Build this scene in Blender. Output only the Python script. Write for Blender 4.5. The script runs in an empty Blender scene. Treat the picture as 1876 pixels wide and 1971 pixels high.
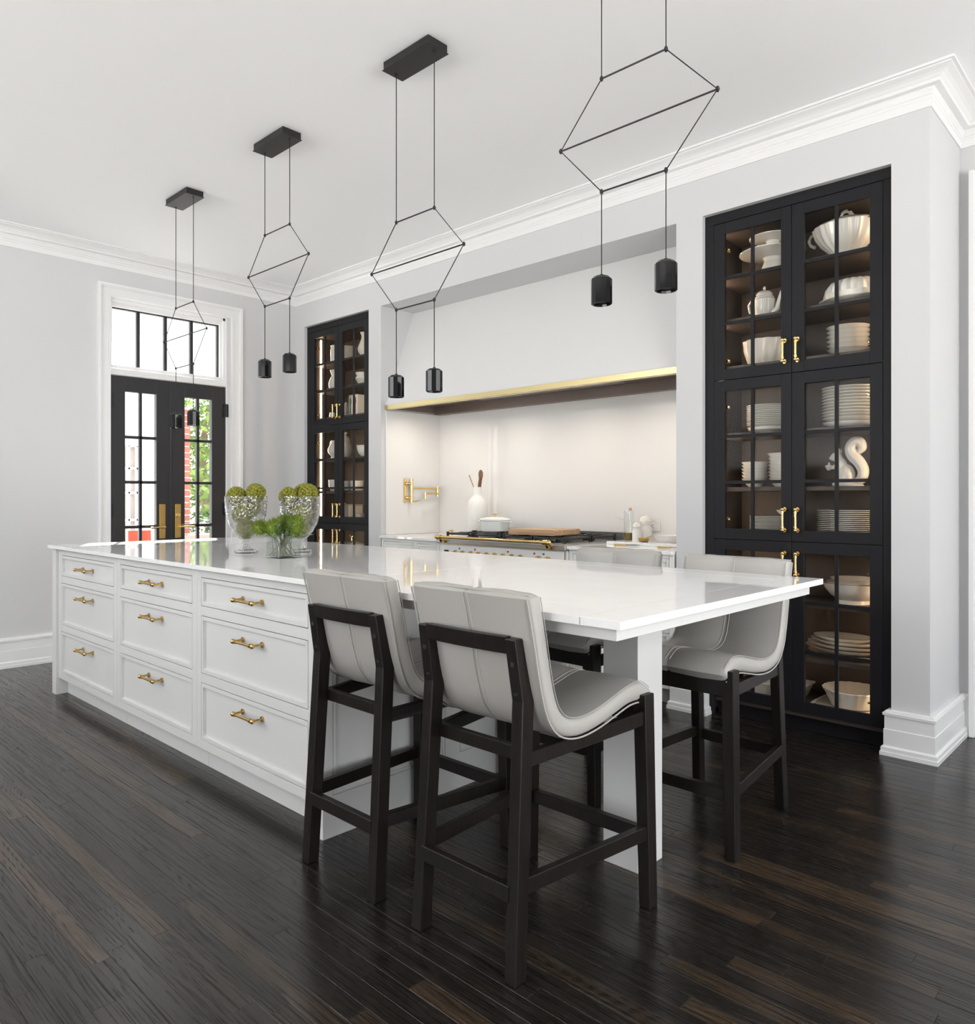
import bpy, bmesh, math, random
from mathutils import Vector, Matrix
random.seed(7)
PI = math.pi
scene = bpy.context.scene
COL = scene.collection

# ------------------------------------------------------------------ camera
HCAM = 1.22
F_PX, CX, CY, YAW = 1448.0, 938.0, 957.0, 0.7596
cam_d = bpy.data.cameras.new('camera')
cam = bpy.data.objects.new('camera', cam_d)
COL.objects.link(cam)
cam.location = (0, 0, HCAM)
cam.rotation_euler = (PI / 2, 0, YAW)
cam_d.sensor_fit = 'HORIZONTAL'
cam_d.sensor_width = 36.0
cam_d.lens = F_PX * 36.0 / 1876.0
cam_d.shift_y = (CY - 985.5) / 1876.0
cam_d.shift_x = 0.0
cam_d.clip_start = 0.02
scene.camera = cam

# ------------------------------------------------------------------ world, big lights, exposure
scene.view_settings.view_transform = 'Standard'
scene.view_settings.look = 'None'
scene.view_settings.gamma = 1.0
scene.view_settings.use_curve_mapping = False
scene.view_settings.exposure = 0.12
scene.cycles.use_denoising = True
scene.cycles.max_bounces = 10
scene.cycles.diffuse_bounces = 5
scene.cycles.glossy_bounces = 5
scene.cycles.transmission_bounces = 8
scene.cycles.transparent_max_bounces = 24
scene.cycles.caustics_reflective = False
scene.cycles.caustics_refractive = False
scene.cycles.sample_clamp_indirect = 6.0

world = bpy.data.worlds.new('sky')
scene.world = world
world.use_nodes = True
bg = world.node_tree.nodes['Background']
bg.inputs['Color'].default_value = (0.96, 0.98, 1.0, 1)
bg.inputs['Strength'].default_value = 2.4


def area(name, loc, rot, sx, sy, power, col=(1, 1, 1)):
    d = bpy.data.lights.new(name, 'AREA')
    d.shape = 'RECTANGLE'
    d.size, d.size_y, d.energy, d.color = sx, sy, power, col
    o = bpy.data.objects.new(name, d)
    o.location, o.rotation_euler = loc, rot
    COL.objects.link(o)
    return o


# added fill lights behind and beside the camera, in place of assumed windows
area('daylight_fill', (-4.4, -2.42, 2.30), (math.radians(84), 0, 0), 2.8, 1.3, 46, (0.96, 0.98, 1.0))
area('daylight_fill', (-1.2, -2.42, 1.60), (math.radians(104), 0, math.radians(10)), 2.2, 2.4, 14, (0.96, 0.98, 1.0))
area('daylight_fill', (2.42, 1.7, 1.5), (math.radians(97), 0, math.radians(90)), 3.4, 2.6, 82, (0.96, 0.98, 1.0))
sun_d = bpy.data.lights.new('sun', 'SUN')
sun_d.energy, sun_d.angle, sun_d.color = 44.0, math.radians(1.0), (1.0, 0.985, 0.96)
sun = bpy.data.objects.new('sun', sun_d)
COL.objects.link(sun)
sun.rotation_euler = Vector((1.2, -0.6, -1.58)).to_track_quat('-Z', 'Y').to_euler()

# ------------------------------------------------------------------ materials


def mat(name, col, rough=0.5, metal=0.0, spec=0.5, bump=None, coat=0.0, var=None, sheen=0.0):
    m = bpy.data.materials.new(name)
    m.use_nodes = True
    nt = m.node_tree
    b = nt.nodes['Principled BSDF']
    b.inputs['Base Color'].default_value = (*col, 1)
    b.inputs['Roughness'].default_value = rough
    b.inputs['Metallic'].default_value = metal
    b.inputs['Specular IOR Level'].default_value = spec
    b.inputs['Coat Weight'].default_value = coat
    b.inputs['Coat Roughness'].default_value = 0.05
    b.inputs['Sheen Weight'].default_value = sheen
    if bump or var:
        tc = nt.nodes.new('ShaderNodeTexCoord')
        if bump:
            n = nt.nodes.new('ShaderNodeTexNoise')
            n.inputs['Scale'].default_value = bump[0]
            n.inputs['Detail'].default_value = 3
            nt.links.new(tc.outputs['Object'], n.inputs['Vector'])
            bp = nt.nodes.new('ShaderNodeBump')
            bp.inputs['Strength'].default_value = bump[1]
            bp.inputs['Distance'].default_value = bump[2] if len(bump) > 2 else 0.001
            nt.links.new(n.outputs['Fac'], bp.inputs['Height'])
            nt.links.new(bp.outputs['Normal'], b.inputs['Normal'])
        if var:
            n2 = nt.nodes.new('ShaderNodeTexNoise')
            n2.inputs['Scale'].default_value = var[0]
            n2.inputs['Detail'].default_value = 4
            nt.links.new(tc.outputs['Object'], n2.inputs['Vector'])
            mx = nt.nodes.new('ShaderNodeMix')
            mx.data_type = 'RGBA'
            mx.inputs['A'].default_value = (*col, 1)
            mx.inputs['B'].default_value = (*var[1], 1)
            nt.links.new(n2.outputs['Fac'], mx.inputs['Factor'])
            nt.links.new(mx.outputs['Result'], b.inputs['Base Color'])
    return m


def glass_mat(name, tint=(1, 1, 1), refl=1.0, rough=0.0, pattern=None):
    m = bpy.data.materials.new(name)
    m.use_nodes = True
    nt = m.node_tree
    for n in list(nt.nodes):
        nt.nodes.remove(n)
    out = nt.nodes.new('ShaderNodeOutputMaterial')
    mx = nt.nodes.new('ShaderNodeMixShader')
    tr = nt.nodes.new('ShaderNodeBsdfTransparent')
    tr.inputs['Color'].default_value = (*tint, 1)
    gl = nt.nodes.new('ShaderNodeBsdfGlossy')
    gl.inputs['Roughness'].default_value = rough
    fr = nt.nodes.new('ShaderNodeLayerWeight')
    fr.inputs['Blend'].default_value = 0.5
    pw = nt.nodes.new('ShaderNodeMath')
    pw.operation = 'POWER'
    pw.inputs[1].default_value = 4.0
    nt.links.new(fr.outputs['Facing'], pw.inputs[0])
    mul = nt.nodes.new('ShaderNodeMath')
    mul.operation = 'MULTIPLY_ADD'
    mul.inputs[1].default_value = 0.75 * refl
    mul.inputs[2].default_value = 0.04 * refl
    mul.use_clamp = True
    nt.links.new(pw.outputs[0], mul.inputs[0])
    nt.links.new(mul.outputs[0], mx.inputs[0])
    nt.links.new(tr.outputs[0], mx.inputs[1])
    nt.links.new(gl.outputs[0], mx.inputs[2])
    nt.links.new(mx.outputs[0], out.inputs['Surface'])
    if pattern:
        tc = nt.nodes.new('ShaderNodeTexCoord')
        v = nt.nodes.new('ShaderNodeTexVoronoi')
        v.inputs['Scale'].default_value = pattern[0]
        v.feature = 'DISTANCE_TO_EDGE'
        nt.links.new(tc.outputs['Object'], v.inputs['Vector'])
        bp = nt.nodes.new('ShaderNodeBump')
        bp.inputs['Strength'].default_value = pattern[1]
        bp.inputs['Distance'].default_value = 0.01
        nt.links.new(v.outputs['Distance'], bp.inputs['Height'])
        nt.links.new(bp.outputs['Normal'], gl.inputs['Normal'])
        nt.links.new(bp.outputs['Normal'], fr.inputs['Normal'])
    return m


def emit_mat(name, col, s):
    m = bpy.data.materials.new(name)
    m.use_nodes = True
    b = m.node_tree.nodes['Principled BSDF']
    b.inputs['Base Color'].default_value = (*col, 1)
    b.inputs['Emission Color'].default_value = (*col, 1)
    b.inputs['Emission Strength'].default_value = s
    return m


def wood_mat(name, dark, light, rough=0.35, sc=(2.2, 38, 38), rand=0.0, tint=None, coat=0.0, bumpd=0.0006, spec=0.5, ring=0.085, rfreq=85.0, pores=False):
    m = bpy.data.materials.new(name)
    m.use_nodes = True
    nt = m.node_tree
    N, L = nt.nodes, nt.links
    b = N['Principled BSDF']
    tc = N.new('ShaderNodeTexCoord')
    oi = N.new('ShaderNodeObjectInfo')
    geo = N.new('ShaderNodeNewGeometry')
    add = N.new('ShaderNodeMath')
    add.operation = 'ADD'
    L.new(oi.outputs['Random'], add.inputs[0])
    L.new(geo.outputs['Random Per Island'], add.inputs[1])
    fr = N.new('ShaderNodeMath')
    fr.operation = 'FRACT'
    L.new(add.outputs[0], fr.inputs[0])
    off = N.new('ShaderNodeVectorMath')
    off.operation = 'MULTIPLY_ADD'
    comb = N.new('ShaderNodeCombineXYZ')
    for k in range(3):
        L.new(fr.outputs[0], comb.inputs[k])
    L.new(comb.outputs[0], off.inputs[0])
    off.inputs[1].default_value = (37.0, 53.0, 11.0)
    L.new(tc.outputs['Object'], off.inputs[2])
    # broad wander that bends the grain into cathedrals
    mp0 = N.new('ShaderNodeMapping')
    mp0.inputs['Scale'].default_value = (sc[0] * 0.8, sc[1] * 0.36, sc[2] * 0.36)
    L.new(off.outputs[0], mp0.inputs['Vector'])
    wander = N.new('ShaderNodeTexNoise')
    wander.inputs['Scale'].default_value = 1.0
    wander.inputs['Detail'].default_value = 0.6
    L.new(mp0.outputs[0], wander.inputs['Vector'])
    rings = N.new('ShaderNodeMath')
    rings.operation = 'MULTIPLY'
    rings.inputs[1].default_value = rfreq
    L.new(wander.outputs['Fac'], rings.inputs[0])
    sn = N.new('ShaderNodeMath')
    sn.operation = 'SINE'
    L.new(rings.outputs[0], sn.inputs[0])
    mp = N.new('ShaderNodeMapping')
    mp.inputs['Scale'].default_value = (sc[0] * 1.9, sc[1] * 8.0, sc[2] * 8.0)
    L.new(off.outputs[0], mp.inputs['Vector'])
    fine = N.new('ShaderNodeTexNoise')
    fine.inputs['Scale'].default_value = 1.0
    fine.inputs['Detail'].default_value = 5
    fine.inputs['Roughness'].default_value = 0.65
    L.new(mp.outputs[0], fine.inputs['Vector'])
    s1 = N.new('ShaderNodeMath')
    s1.operation = 'MULTIPLY_ADD'
    s1.inputs[1].default_value = ring
    L.new(sn.outputs[0], s1.inputs[0])
    L.new(fine.outputs['Fac'], s1.inputs[2])
    ramp = N.new('ShaderNodeValToRGB')
    ramp.color_ramp.elements[0].position = 0.36
    ramp.color_ramp.elements[0].color = (*dark, 1)
    ramp.color_ramp.elements[1].position = 0.72
    ramp.color_ramp.elements[1].color = (*light, 1)
    L.new(s1.outputs[0], ramp.inputs[0])
    col = ramp.outputs[0]
    if rand > 0:
        # every board has its own stain depth
        mr = N.new('ShaderNodeMapRange')
        mr.interpolation_type = 'SMOOTHSTEP'
        mr.inputs['From Min'].default_value = 0.55
        mr.inputs['From Max'].default_value = 1.0
        mr.inputs['To Min'].default_value = 0.0
        mr.inputs['To Max'].default_value = rand
        L.new(fr.outputs[0], mr.inputs['Value'])
        r2 = N.new('ShaderNodeValToRGB')
        r2.color_ramp.elements[0].position = 0.34
        r2.color_ramp.elements[0].color = (*dark, 1)
        r2.color_ramp.elements[1].position = 0.66
        r2.color_ramp.elements[1].color = (*tint, 1)
        L.new(s1.outputs[0], r2.inputs[0])
        mx = N.new('ShaderNodeMix')
        mx.data_type = 'RGBA'
        L.new(mr.outputs[0], mx.inputs['Factor'])
        L.new(col, mx.inputs['A'])
        L.new(r2.outputs[0], mx.inputs['B'])
        col = mx.outputs['Result']
    L.new(col, b.inputs['Base Color'])
    bp = N.new('ShaderNodeBump')
    bp.inputs['Strength'].default_value = 0.35
    bp.inputs['Distance'].default_value = bumpd
    L.new(s1.outputs[0], bp.inputs['Height'])
    L.new(bp.outputs['Normal'], b.inputs['Normal'])
    b.inputs['Roughness'].default_value = rough
    b.inputs['Coat Weight'].default_value = coat
    b.inputs['Specular IOR Level'].default_value = spec
    if pores:
        for (lo, hi, sock) in ((0.36, rough, 'Roughness'), (spec * 0.5, spec, 'Specular IOR Level')):
            mr2 = N.new('ShaderNodeMapRange')
            mr2.inputs['From Min'].default_value = 0.32
            mr2.inputs['From Max'].default_value = 0.52
            mr2.inputs['To Min'].default_value = lo
            mr2.inputs['To Max'].default_value = hi
            L.new(s1.outputs[0], mr2.inputs['Value'])
            L.new(mr2.outputs[0], b.inputs[sock])
    return m


M = dict(
    wall=mat('wall_paint', (0.60, 0.60, 0.606), 0.6, bump=(180, 0.06, 0.0006)),
    ceiling=mat('ceiling_paint', (0.90, 0.90, 0.905), 0.7, bump=(150, 0.05, 0.0006)),
    trim=mat('trim_paint', (0.77, 0.77, 0.77), 0.35),
    hood=mat('hood_plaster', (0.72, 0.716, 0.71), 0.55, bump=(120, 0.05, 0.0006)),
    island=mat('island_paint', (0.70, 0.698, 0.69), 0.42, bump=(400, 0.04, 0.0003)),
    white_cab=mat('white_cabinet_paint', (0.80, 0.80, 0.77), 0.4),
    quartz=mat('white_quartz', (0.90, 0.90, 0.90), 0.035, spec=0.6, var=(9, (0.83, 0.83, 0.83))),
    splash=mat('cream_quartz', (0.80, 0.78, 0.755), 0.03, spec=0.5),
    filler=mat('seam_filler', (0.20, 0.13, 0.09), 0.6),
    black=mat('black_cabinet_paint', (0.0115, 0.0115, 0.0135), 0.5, 0, 0.2, bump=(500, 0.08, 0.0003)),
    black_in=mat('black_cabinet_lining', (0.085, 0.066, 0.055), 0.5, 0, 0.4, bump=(300, 0.1, 0.0004)),
    door_black=mat('black_door_paint', (0.016, 0.016, 0.018), 0.38),
    metal_black=mat('black_metal', (0.018, 0.018, 0.018), 0.42, 0.3),
    shade_black=mat('black_lacquer', (0.006, 0.006, 0.007), 0.08, 0.0, 0.4),
    cable=mat('black_cable', (0.010, 0.010, 0.010), 0.7),
    brass=mat('brass', (0.80, 0.58, 0.25), 0.18, 1.0),
    brass_pull=mat('antique_brass', (0.66, 0.45, 0.18), 0.22, 1.0),
    brass_brushed=mat('brushed_brass', (0.78, 0.66, 0.36), 0.32, 1.0, bump=(600, 0.05, 0.0003)),
    brass_aged=mat('aged_brass', (0.62, 0.43, 0.16), 0.28, 1.0, var=(14, (0.45, 0.28, 0.09))),
    steel=mat('stainless_steel', (0.56, 0.54, 0.53), 0.28, 1.0),
    steel_dark=mat('dark_steel', (0.10, 0.10, 0.10), 0.35, 1.0),
    liner=mat('bronze_liner', (0.26, 0.21, 0.19), 0.4, 0.7),
    enamel=mat('white_enamel', (0.83, 0.83, 0.83), 0.15),
    iron=mat('cast_iron', (0.016, 0.016, 0.018), 0.45),
    ceramic=mat('white_ceramic', (0.82, 0.79, 0.73), 0.16, coat=0.4),
    ceramic_cream=mat('cream_ceramic', (0.78, 0.72, 0.63), 0.22, coat=0.3),
    ceramic_matte=mat('matte_white_ceramic', (0.80, 0.78, 0.75), 0.5),
    pale_pot=mat('pale_enamel', (0.78, 0.80, 0.77), 0.25),
    leather=mat('grey_leather', (0.44, 0.425, 0.40), 0.38, bump=(420, 0.28, 0.0006), var=(6, (0.41, 0.395, 0.375))),
    stitch=mat('pale_stitching', (0.62, 0.60, 0.56), 0.6),
    stool_wood=wood_mat('espresso_wood', (0.0065, 0.005, 0.0045), (0.014, 0.0098, 0.008), 0.36, (20, 20, 1.6), spec=0.3),
    floor=wood_mat('dark_stained_oak', (0.0045, 0.0040, 0.0037), (0.026, 0.0205, 0.017), 0.20, (1.3, 24, 24), 0.9,
                   (0.090, 0.057, 0.033), 0.0, 0.0006, 0.6, 0.045, 150.0, True),
    underfloor=mat('dark_subfloor', (0.006, 0.005, 0.005), 0.7),
    maple=wood_mat('butcher_block_wood', (0.36, 0.21, 0.11), (0.62, 0.42, 0.25), 0.4, (2, 26, 26)),
    walnut=wood_mat('walnut_wood', (0.14, 0.06, 0.03), (0.32, 0.16, 0.08), 0.4, (30, 30, 3)),
    cork=mat('cork', (0.62, 0.42, 0.26), 0.8, bump=(300, 0.4, 0.001)),
    pane=glass_mat('window_glass', (0.97, 0.98, 0.98), 0.6),
    cab_pane=glass_mat('cabinet_glass', (0.985, 0.985, 0.98), 0.10),
    crystal=glass_mat('cut_crystal', (0.985, 0.99, 0.99), 2.6, 0.02, (60, 0.45)),
    vase_glass=glass_mat('clear_vase_glass', (0.955, 0.97, 0.96), 1.8, 0.0),
    water=glass_mat('vase_water', (0.90, 0.91, 0.86), 0.8, 0.0),
    oil=mat('olive_oil', (0.18, 0.115, 0.008), 0.1),
    moss=mat('green_moss', (0.30, 0.285, 0.035), 0.9, bump=(500, 0.6, 0.002), var=(40, (0.15, 0.16, 0.02))),
    bloom=mat('green_petals', (0.12, 0.185, 0.014), 0.8, var=(120, (0.24, 0.32, 0.04))),
    leaf=mat('dark_leaf', (0.045, 0.115, 0.055), 0.45, var=(70, (0.12, 0.22, 0.10))),
    leaf_edge=mat('pale_leaf', (0.42, 0.50, 0.30), 0.5, var=(90, (0.10, 0.20, 0.08))),
    stem=mat('woody_stem', (0.16, 0.11, 0.05), 0.7, var=(80, (0.12, 0.18, 0.05))),
    led=emit_mat('warm_light_strip', (1.0, 0.75, 0.49), 42.0),
    hoodled=emit_mat('hood_downlight', (1.0, 0.88, 0.70), 6.0),
    red_lamp=mat('red_indicator', (0.35, 0.06, 0.02), 0.2),
    green_lamp=mat('green_indicator', (0.01, 0.15, 0.10), 0.2),
    screen=mat('dark_display', (0.008, 0.02, 0.02), 0.1),
    digits=emit_mat('display_digits', (0.25, 0.9, 0.8), 0.6),
    plastic=mat('white_plastic', (0.82, 0.82, 0.82), 0.35),
    dark=mat('dark_slot', (0.02, 0.02, 0.02), 0.6),
    paper=mat('paper_white', (0.80, 0.80, 0.76), 0.6),
    print_green=mat('printed_green', (0.20, 0.28, 0.06), 0.6),
    print_red=mat('printed_red', (0.35, 0.05, 0.04), 0.6),
    brick=mat('red_brick', (0.16, 0.05, 0.038), 0.85, bump=(60, 0.5, 0.003), var=(8, (0.22, 0.085, 0.065))),
    mortar=mat('mortar', (0.55, 0.52, 0.48), 0.9),
    outwall=mat('white_siding', (0.82, 0.83, 0.85), 0.7),
    pale_brick=mat('pale_brickwork', (0.62, 0.54, 0.50), 0.9, var=(20, (0.72, 0.68, 0.64))),
    foliage=mat('tree_leaves', (0.05, 0.115, 0.012), 0.6, var=(3, (0.16, 0.24, 0.035))),
    foliage_dark=mat('shrub_leaves', (0.02, 0.055, 0.012), 0.6, var=(6, (0.06, 0.11, 0.03))),
    flower=mat('white_petals', (0.80, 0.82, 0.78), 0.7),
    bark=mat('bark', (0.16, 0.11, 0.08), 0.9),
    patio=mat('pale_paving', (0.52, 0.50, 0.47), 0.8, bump=(40, 0.3, 0.002), var=(3, (0.60, 0.58, 0.54))),
    orange=mat('orange_canvas', (0.26, 0.03, 0.008), 0.8),
    taupe=mat('outdoor_cushion', (0.22, 0.16, 0.135), 0.8),
)

# ------------------------------------------------------------------ mesh helpers
OFF = {}


class MB:
    def __init__(s):
        s.v, s.f, s.m = [], [], []
        s.smooth = []
        s.cur = 0

    def add(s, vs, fs, smooth=False):
        b = len(s.v)
        s.v += [tuple(v) for v in vs]
        for f in fs:
            s.f.append(tuple(b + i for i in f))
            s.smooth.append(smooth)
            s.m.append(s.cur)
        return s

    def box(s, x0, x1, y0, y1, z0, z1):
        x0, x1 = min(x0, x1), max(x0, x1)
        y0, y1 = min(y0, y1), max(y0, y1)
        z0, z1 = min(z0, z1), max(z0, z1)
        vs = [(x, y, z) for z in (z0, z1) for y in (y0, y1) for x in (x0, x1)]
        return s.add(vs, [(0, 2, 3, 1), (4, 5, 7, 6), (0, 1, 5, 4), (2, 6, 7, 3), (0, 4, 6, 2), (1, 3, 7, 5)])

    def hexa(s, bot, top):
        return s.add(list(bot) + list(top), [(3, 2, 1, 0), (4, 5, 6, 7), (0, 1, 5, 4), (1, 2, 6, 5), (2, 3, 7, 6), (3, 0, 4, 7)])

    def tube(s, pts, r, n=10, closed=False, caps=True, smooth=True, flat=None):
        pts = [Vector(p) for p in pts]
        k = len(pts)
        rs = r if isinstance(r, (list, tuple)) else [r] * k
        up = None
        rings = []
        for i, p in enumerate(pts):
            if closed:
                t = (pts[(i + 1) % k] - pts[i - 1])
            elif i == 0:
                t = pts[1] - pts[0]
            elif i == k - 1:
                t = pts[-1] - pts[-2]
            else:
                t = (pts[i + 1] - p).normalized() + (p - pts[i - 1]).normalized()
            t = t.normalized() if t.length > 1e-9 else Vector((0, 0, 1))
            if up is None:
                a = Vector((0, 0, 1)) if abs(t.z) < 0.9 else Vector((1, 0, 0))
                up = (a - t * a.dot(t)).normalized()
            else:
                up = up - t * up.dot(t)
                up = up.normalized() if up.length > 1e-9 else Vector((1, 0, 0))
            side = t.cross(up)
            fx, fy = flat or (1, 1)
            rings.append([p + (up * math.cos(2 * PI * j / n) * fx + side * math.sin(2 * PI * j / n) * fy) * rs[i] for j in range(n)])
        vs = [v for ring in rings for v in ring]
        fs = []
        for i in range(k if closed else k - 1):
            a, b = i * n, ((i + 1) % k) * n
            for j in range(n):
                fs.append((a + j, a + (j + 1) % n, b + (j + 1) % n, b + j))
        s.add(vs, [tuple(reversed(f)) for f in fs], smooth)
        if caps and not closed:
            s.add(rings[0], [tuple(range(n))])
            s.add(rings[-1], [tuple(reversed(range(n)))])
        return s

    def cyl(s, p0, p1, r, n=14, r1=None, smooth=True):
        return s.tube([p0, p1], [r, r if r1 is None else r1], n, smooth=smooth)

    def lathe(s, prof, c=(0, 0, 0), n=28, flute=None, sx=1.0, sy=1.0, smooth=True, twist=0.0):
        vs, fs = [], []
        k = len(prof)
        for i, (r, z) in enumerate(prof):
            for j in range(n):
                a = 2 * PI * j / n
                rr = r
                if flute:
                    w = flute[2](i / (k - 1)) if len(flute) > 2 else 1.0
                    rr = r * (1 + flute[1] * w * math.cos(flute[0] * (a + twist * z)))
                vs.append((c[0] + rr * math.cos(a) * sx, c[1] + rr * math.sin(a) * sy, c[2] + z))
        for i in range(k - 1):
            for j in range(n):
                fs.append((i * n + j, i * n + (j + 1) % n, (i + 1) * n + (j + 1) % n, (i + 1) * n + j))
        s.add(vs, fs, smooth)
        if prof[0][0] > 1e-4:
            s.add(vs[:n], [tuple(reversed(range(n)))])
        if prof[-1][0] > 1e-4:
            s.add(vs[-n:], [tuple(range(n))])
        return s

    def ball(s, c, r, n=14, m=8, sc=(1, 1, 1)):
        prof = [(max(1e-5, r * math.sin(PI * i / m)), -r * math.cos(PI * i / m)) for i in range(m + 1)]
        vs, fs = [], []
        for (rr, z) in prof:
            for j in range(n):
                a = 2 * PI * j / n
                vs.append((c[0] + rr * math.cos(a) * sc[0], c[1] + rr * math.sin(a) * sc[1], c[2] + z * sc[2]))
        for i in range(m):
            for j in range(n):
                fs.append((i * n + j, i * n + (j + 1) % n, (i + 1) * n + (j + 1) % n, (i + 1) * n + j))
        return s.add(vs, fs, True)

    def prism(s, poly, axis, a, b, smooth=False):
        """poly: list of 2D points (the two remaining axes in xyz order), extruded along axis."""
        def mk(p, t):
            if axis == 'x':
                return (t, p[0], p[1])
            if axis == 'y':
                return (p[0], t, p[1])
            return (p[0], p[1], t)
        n = len(poly)
        vs = [mk(p, a) for p in poly] + [mk(p, b) for p in poly]
        s.add(vs, [(i, (i + 1) % n, n + (i + 1) % n, n + i) for i in range(n)], smooth)
        s.add(vs, [tuple(reversed(range(n))), tuple(range(n, 2 * n))])
        return s

    def mould(s, path, prof):
        """sweep a moulding profile (offset from wall, z) along an XY polyline; the offset lies right of travel."""
        pts = [Vector((p[0], p[1])) for p in path]
        k = len(pts)
        rows = []
        for i, p in enumerate(pts):
            d0 = (p - pts[i - 1]).normalized() if i > 0 else None
            d1 = (pts[i + 1] - p).normalized() if i < k - 1 else None
            n0 = Vector((d0.y, -d0.x)) if d0 else None
            n1 = Vector((d1.y, -d1.x)) if d1 else None
            if n0 is None:
                m = n1
            elif n1 is None:
                m = n0
            else:
                m = (n0 + n1)
                m = m / max(0.2, m.dot(n0))
            rows.append([(p.x + m.x * o, p.y + m.y * o, z) for (o, z) in prof])
        n = len(prof)
        vs = [v for r in rows for v in r]
        fs = []
        for i in range(k - 1):
            for j in range(n):
                a, b = i * n + j, i * n + (j + 1) % n
                fs.append((a, b, b + n, a + n))
        s.add(vs, fs)
        s.add(rows[0], [tuple(reversed(range(n)))])
        s.add(rows[-1], [tuple(range(n))])
        return s

    def build(s, name, m, parent=None, loc=None, bevel=0.0, seg=1, angle=35, fixn=True):
        if parent is not None:
            off = OFF[parent.name]
        else:
            off = Vector(loc) if loc is not None else Vector((0, 0, 0))
        me = bpy.data.meshes.new(name)
        me.from_pydata([(v[0] - off[0], v[1] - off[1], v[2] - off[2]) for v in s.v], [], s.f)
        me.polygons.foreach_set('use_smooth', s.smooth)
        ms = m if isinstance(m, (list, tuple)) else [m]
        for x in ms:
            me.materials.append(M[x])
        if len(ms) > 1:
            me.polygons.foreach_set('material_index', s.m)
        if fixn:
            bm = bmesh.new()
            bm.from_mesh(me)
            bmesh.ops.remove_doubles(bm, verts=bm.verts, dist=1e-6)
            bmesh.ops.recalc_face_normals(bm, faces=bm.faces)
            bm.to_mesh(me)
            bm.free()
        if any(s.smooth):
            me.set_sharp_from_angle(angle=math.radians(angle))
        me.update()
        o = bpy.data.objects.new(name, me)
        COL.objects.link(o)
        if parent is not None:
            o.parent = parent
        else:
            o.location = off
        OFF[o.name] = off
        if bevel > 0:
            b = o.modifiers.new('edge_round', 'BEVEL')
            b.width, b.segments, b.limit_method, b.angle_limit = bevel, seg, 'ANGLE', math.radians(40)
        return o


def thing(name, label, cat, loc=(0, 0, 0), group=None):
    o = bpy.data.objects.new(name, None)
    COL.objects.link(o)
    o.location = loc
    o.empty_display_size = 0.05
    o['label'] = label
    o['category'] = cat
    if group:
        o['group'] = group
    OFF[o.name] = Vector(loc)
    return o


def tag(o, label, cat, group=None):
    o['label'] = label
    o['category'] = cat
    if group:
        o['group'] = group
    return o


def struct(o):
    o['kind'] = 'structure'
    return o


def copy_tree(o, parent=None):
    c = o.copy()
    COL.objects.link(c)
    c.parent = parent
    OFF[c.name] = OFF.get(o.name, Vector((0, 0, 0)))
    for ch in o.children:
        copy_tree(ch, c)
    return c


def place(o, loc, rz=0.0, label=None, group=None):
    o.location = loc
    o.rotation_euler = (0, 0, rz)
    if label:
        o['label'] = label
    if group:
        o['group'] = group
    return o


# ------------------------------------------------------------------ room shell
XW, YW = -6.2015, 3.909        # french-door wall, range wall
ZC, ZO = 3.161, 2.804          # ceiling, top of the wall openings
XE, YR = -0.907, 4.497         # end of the range wall, wall that steps back
CABL = (-6.0655, -5.0935)
CABR = (-2.042, -1.070)
NICHE = (-4.929, -2.206)
DOOR_Y = (2.234, 3.213)

struct(MB().box(XW - 0.15, 2.65, -2.65, 4.70, ZC, ZC + 0.12).build('ceiling', 'ceiling'))

w = MB()
w.box(XW - 0.15, XW, -2.5, DOOR_Y[0], 0, ZC)
w.box(XW - 0.15, XW, DOOR_Y[1], 4.66, 0, ZC)
w.box(XW - 0.15, XW, DOOR_Y[0], DOOR_Y[1], 2.80, ZC)
struct(w.build('wall_left', 'wall'))

w = MB()
for a, b in ((XW, CABL[0]), (CABL[1], NICHE[0]), (NICHE[1], CABR[0]), (CABR[1], XE)):
    w.box(a, b, YW, 4.60, 0, ZO)
w.box(XW, XE, YW, 4.66, ZO, ZC)
w.box(XW, XE, 4.60, 4.66, 0, ZO)
struct(w.build('wall_back', 'wall'))
struct(MB().box(XE, 2.5, YR, YR + 0.15, 0, ZC).build('wall_right', 'wall'))
# the two unseen walls behind and beside the camera, openings added for the fills
w = MB()
w.box(XW - 0.15, -5.8, -2.65, -2.5, 0, ZC).box(-5.8, -3.0, -2.65, -2.5, 0, 1.62).box(-5.8, -3.0, -2.65, -2.5, 2.98, ZC)
w.box(-3.0, -2.3, -2.65, -2.5, 0, ZC).box(-2.3, -0.1, -2.65, -2.5, 0, 0.35).box(-2.3, -0.1, -2.65, -2.5, 2.85, ZC).box(-0.1, 2.65, -2.65, -2.5, 0, ZC)
struct(w.build('wall_front', 'wall'))
w = MB()
w.box(2.5, 2.65, -2.5, 4.65, 0, 0.20).box(2.5, 2.65, -2.5, 4.65, 2.80, ZC)
w.box(2.5, 2.65, -2.5, 0.0, 0.20, 2.80).box(2.5, 2.65, 3.4, 4.65, 0.20, 2.80)
struct(w.build('wall_side', 'wall'))

# crown moulding with a flat frieze under it
crown = [(-0.002, 3.016), (0.007, 3.016), (0.007, 3.052), (0.011, 3.056), (0.011, 3.066), (0.016, 3.070), (0.016, 3.078),
         (0.023, 3.090), (0.023, 3.098), (0.050, 3.101), (0.053, 3.106), (0.053, 3.114), (0.060, 3.119), (0.069, 3.128),
         (0.082, 3.136), (0.096, 3.141), (0.107, 3.145), (0.107, 3.150), (0.121, 3.151), (0.121, 3.162), (-0.002, 3.162)]
struct(MB().mould([(XW, -2.5), (XW, YW), (XE, YW), (XE, YR), (2.5, YR)], crown).build('trim_1', 'trim'))

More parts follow.
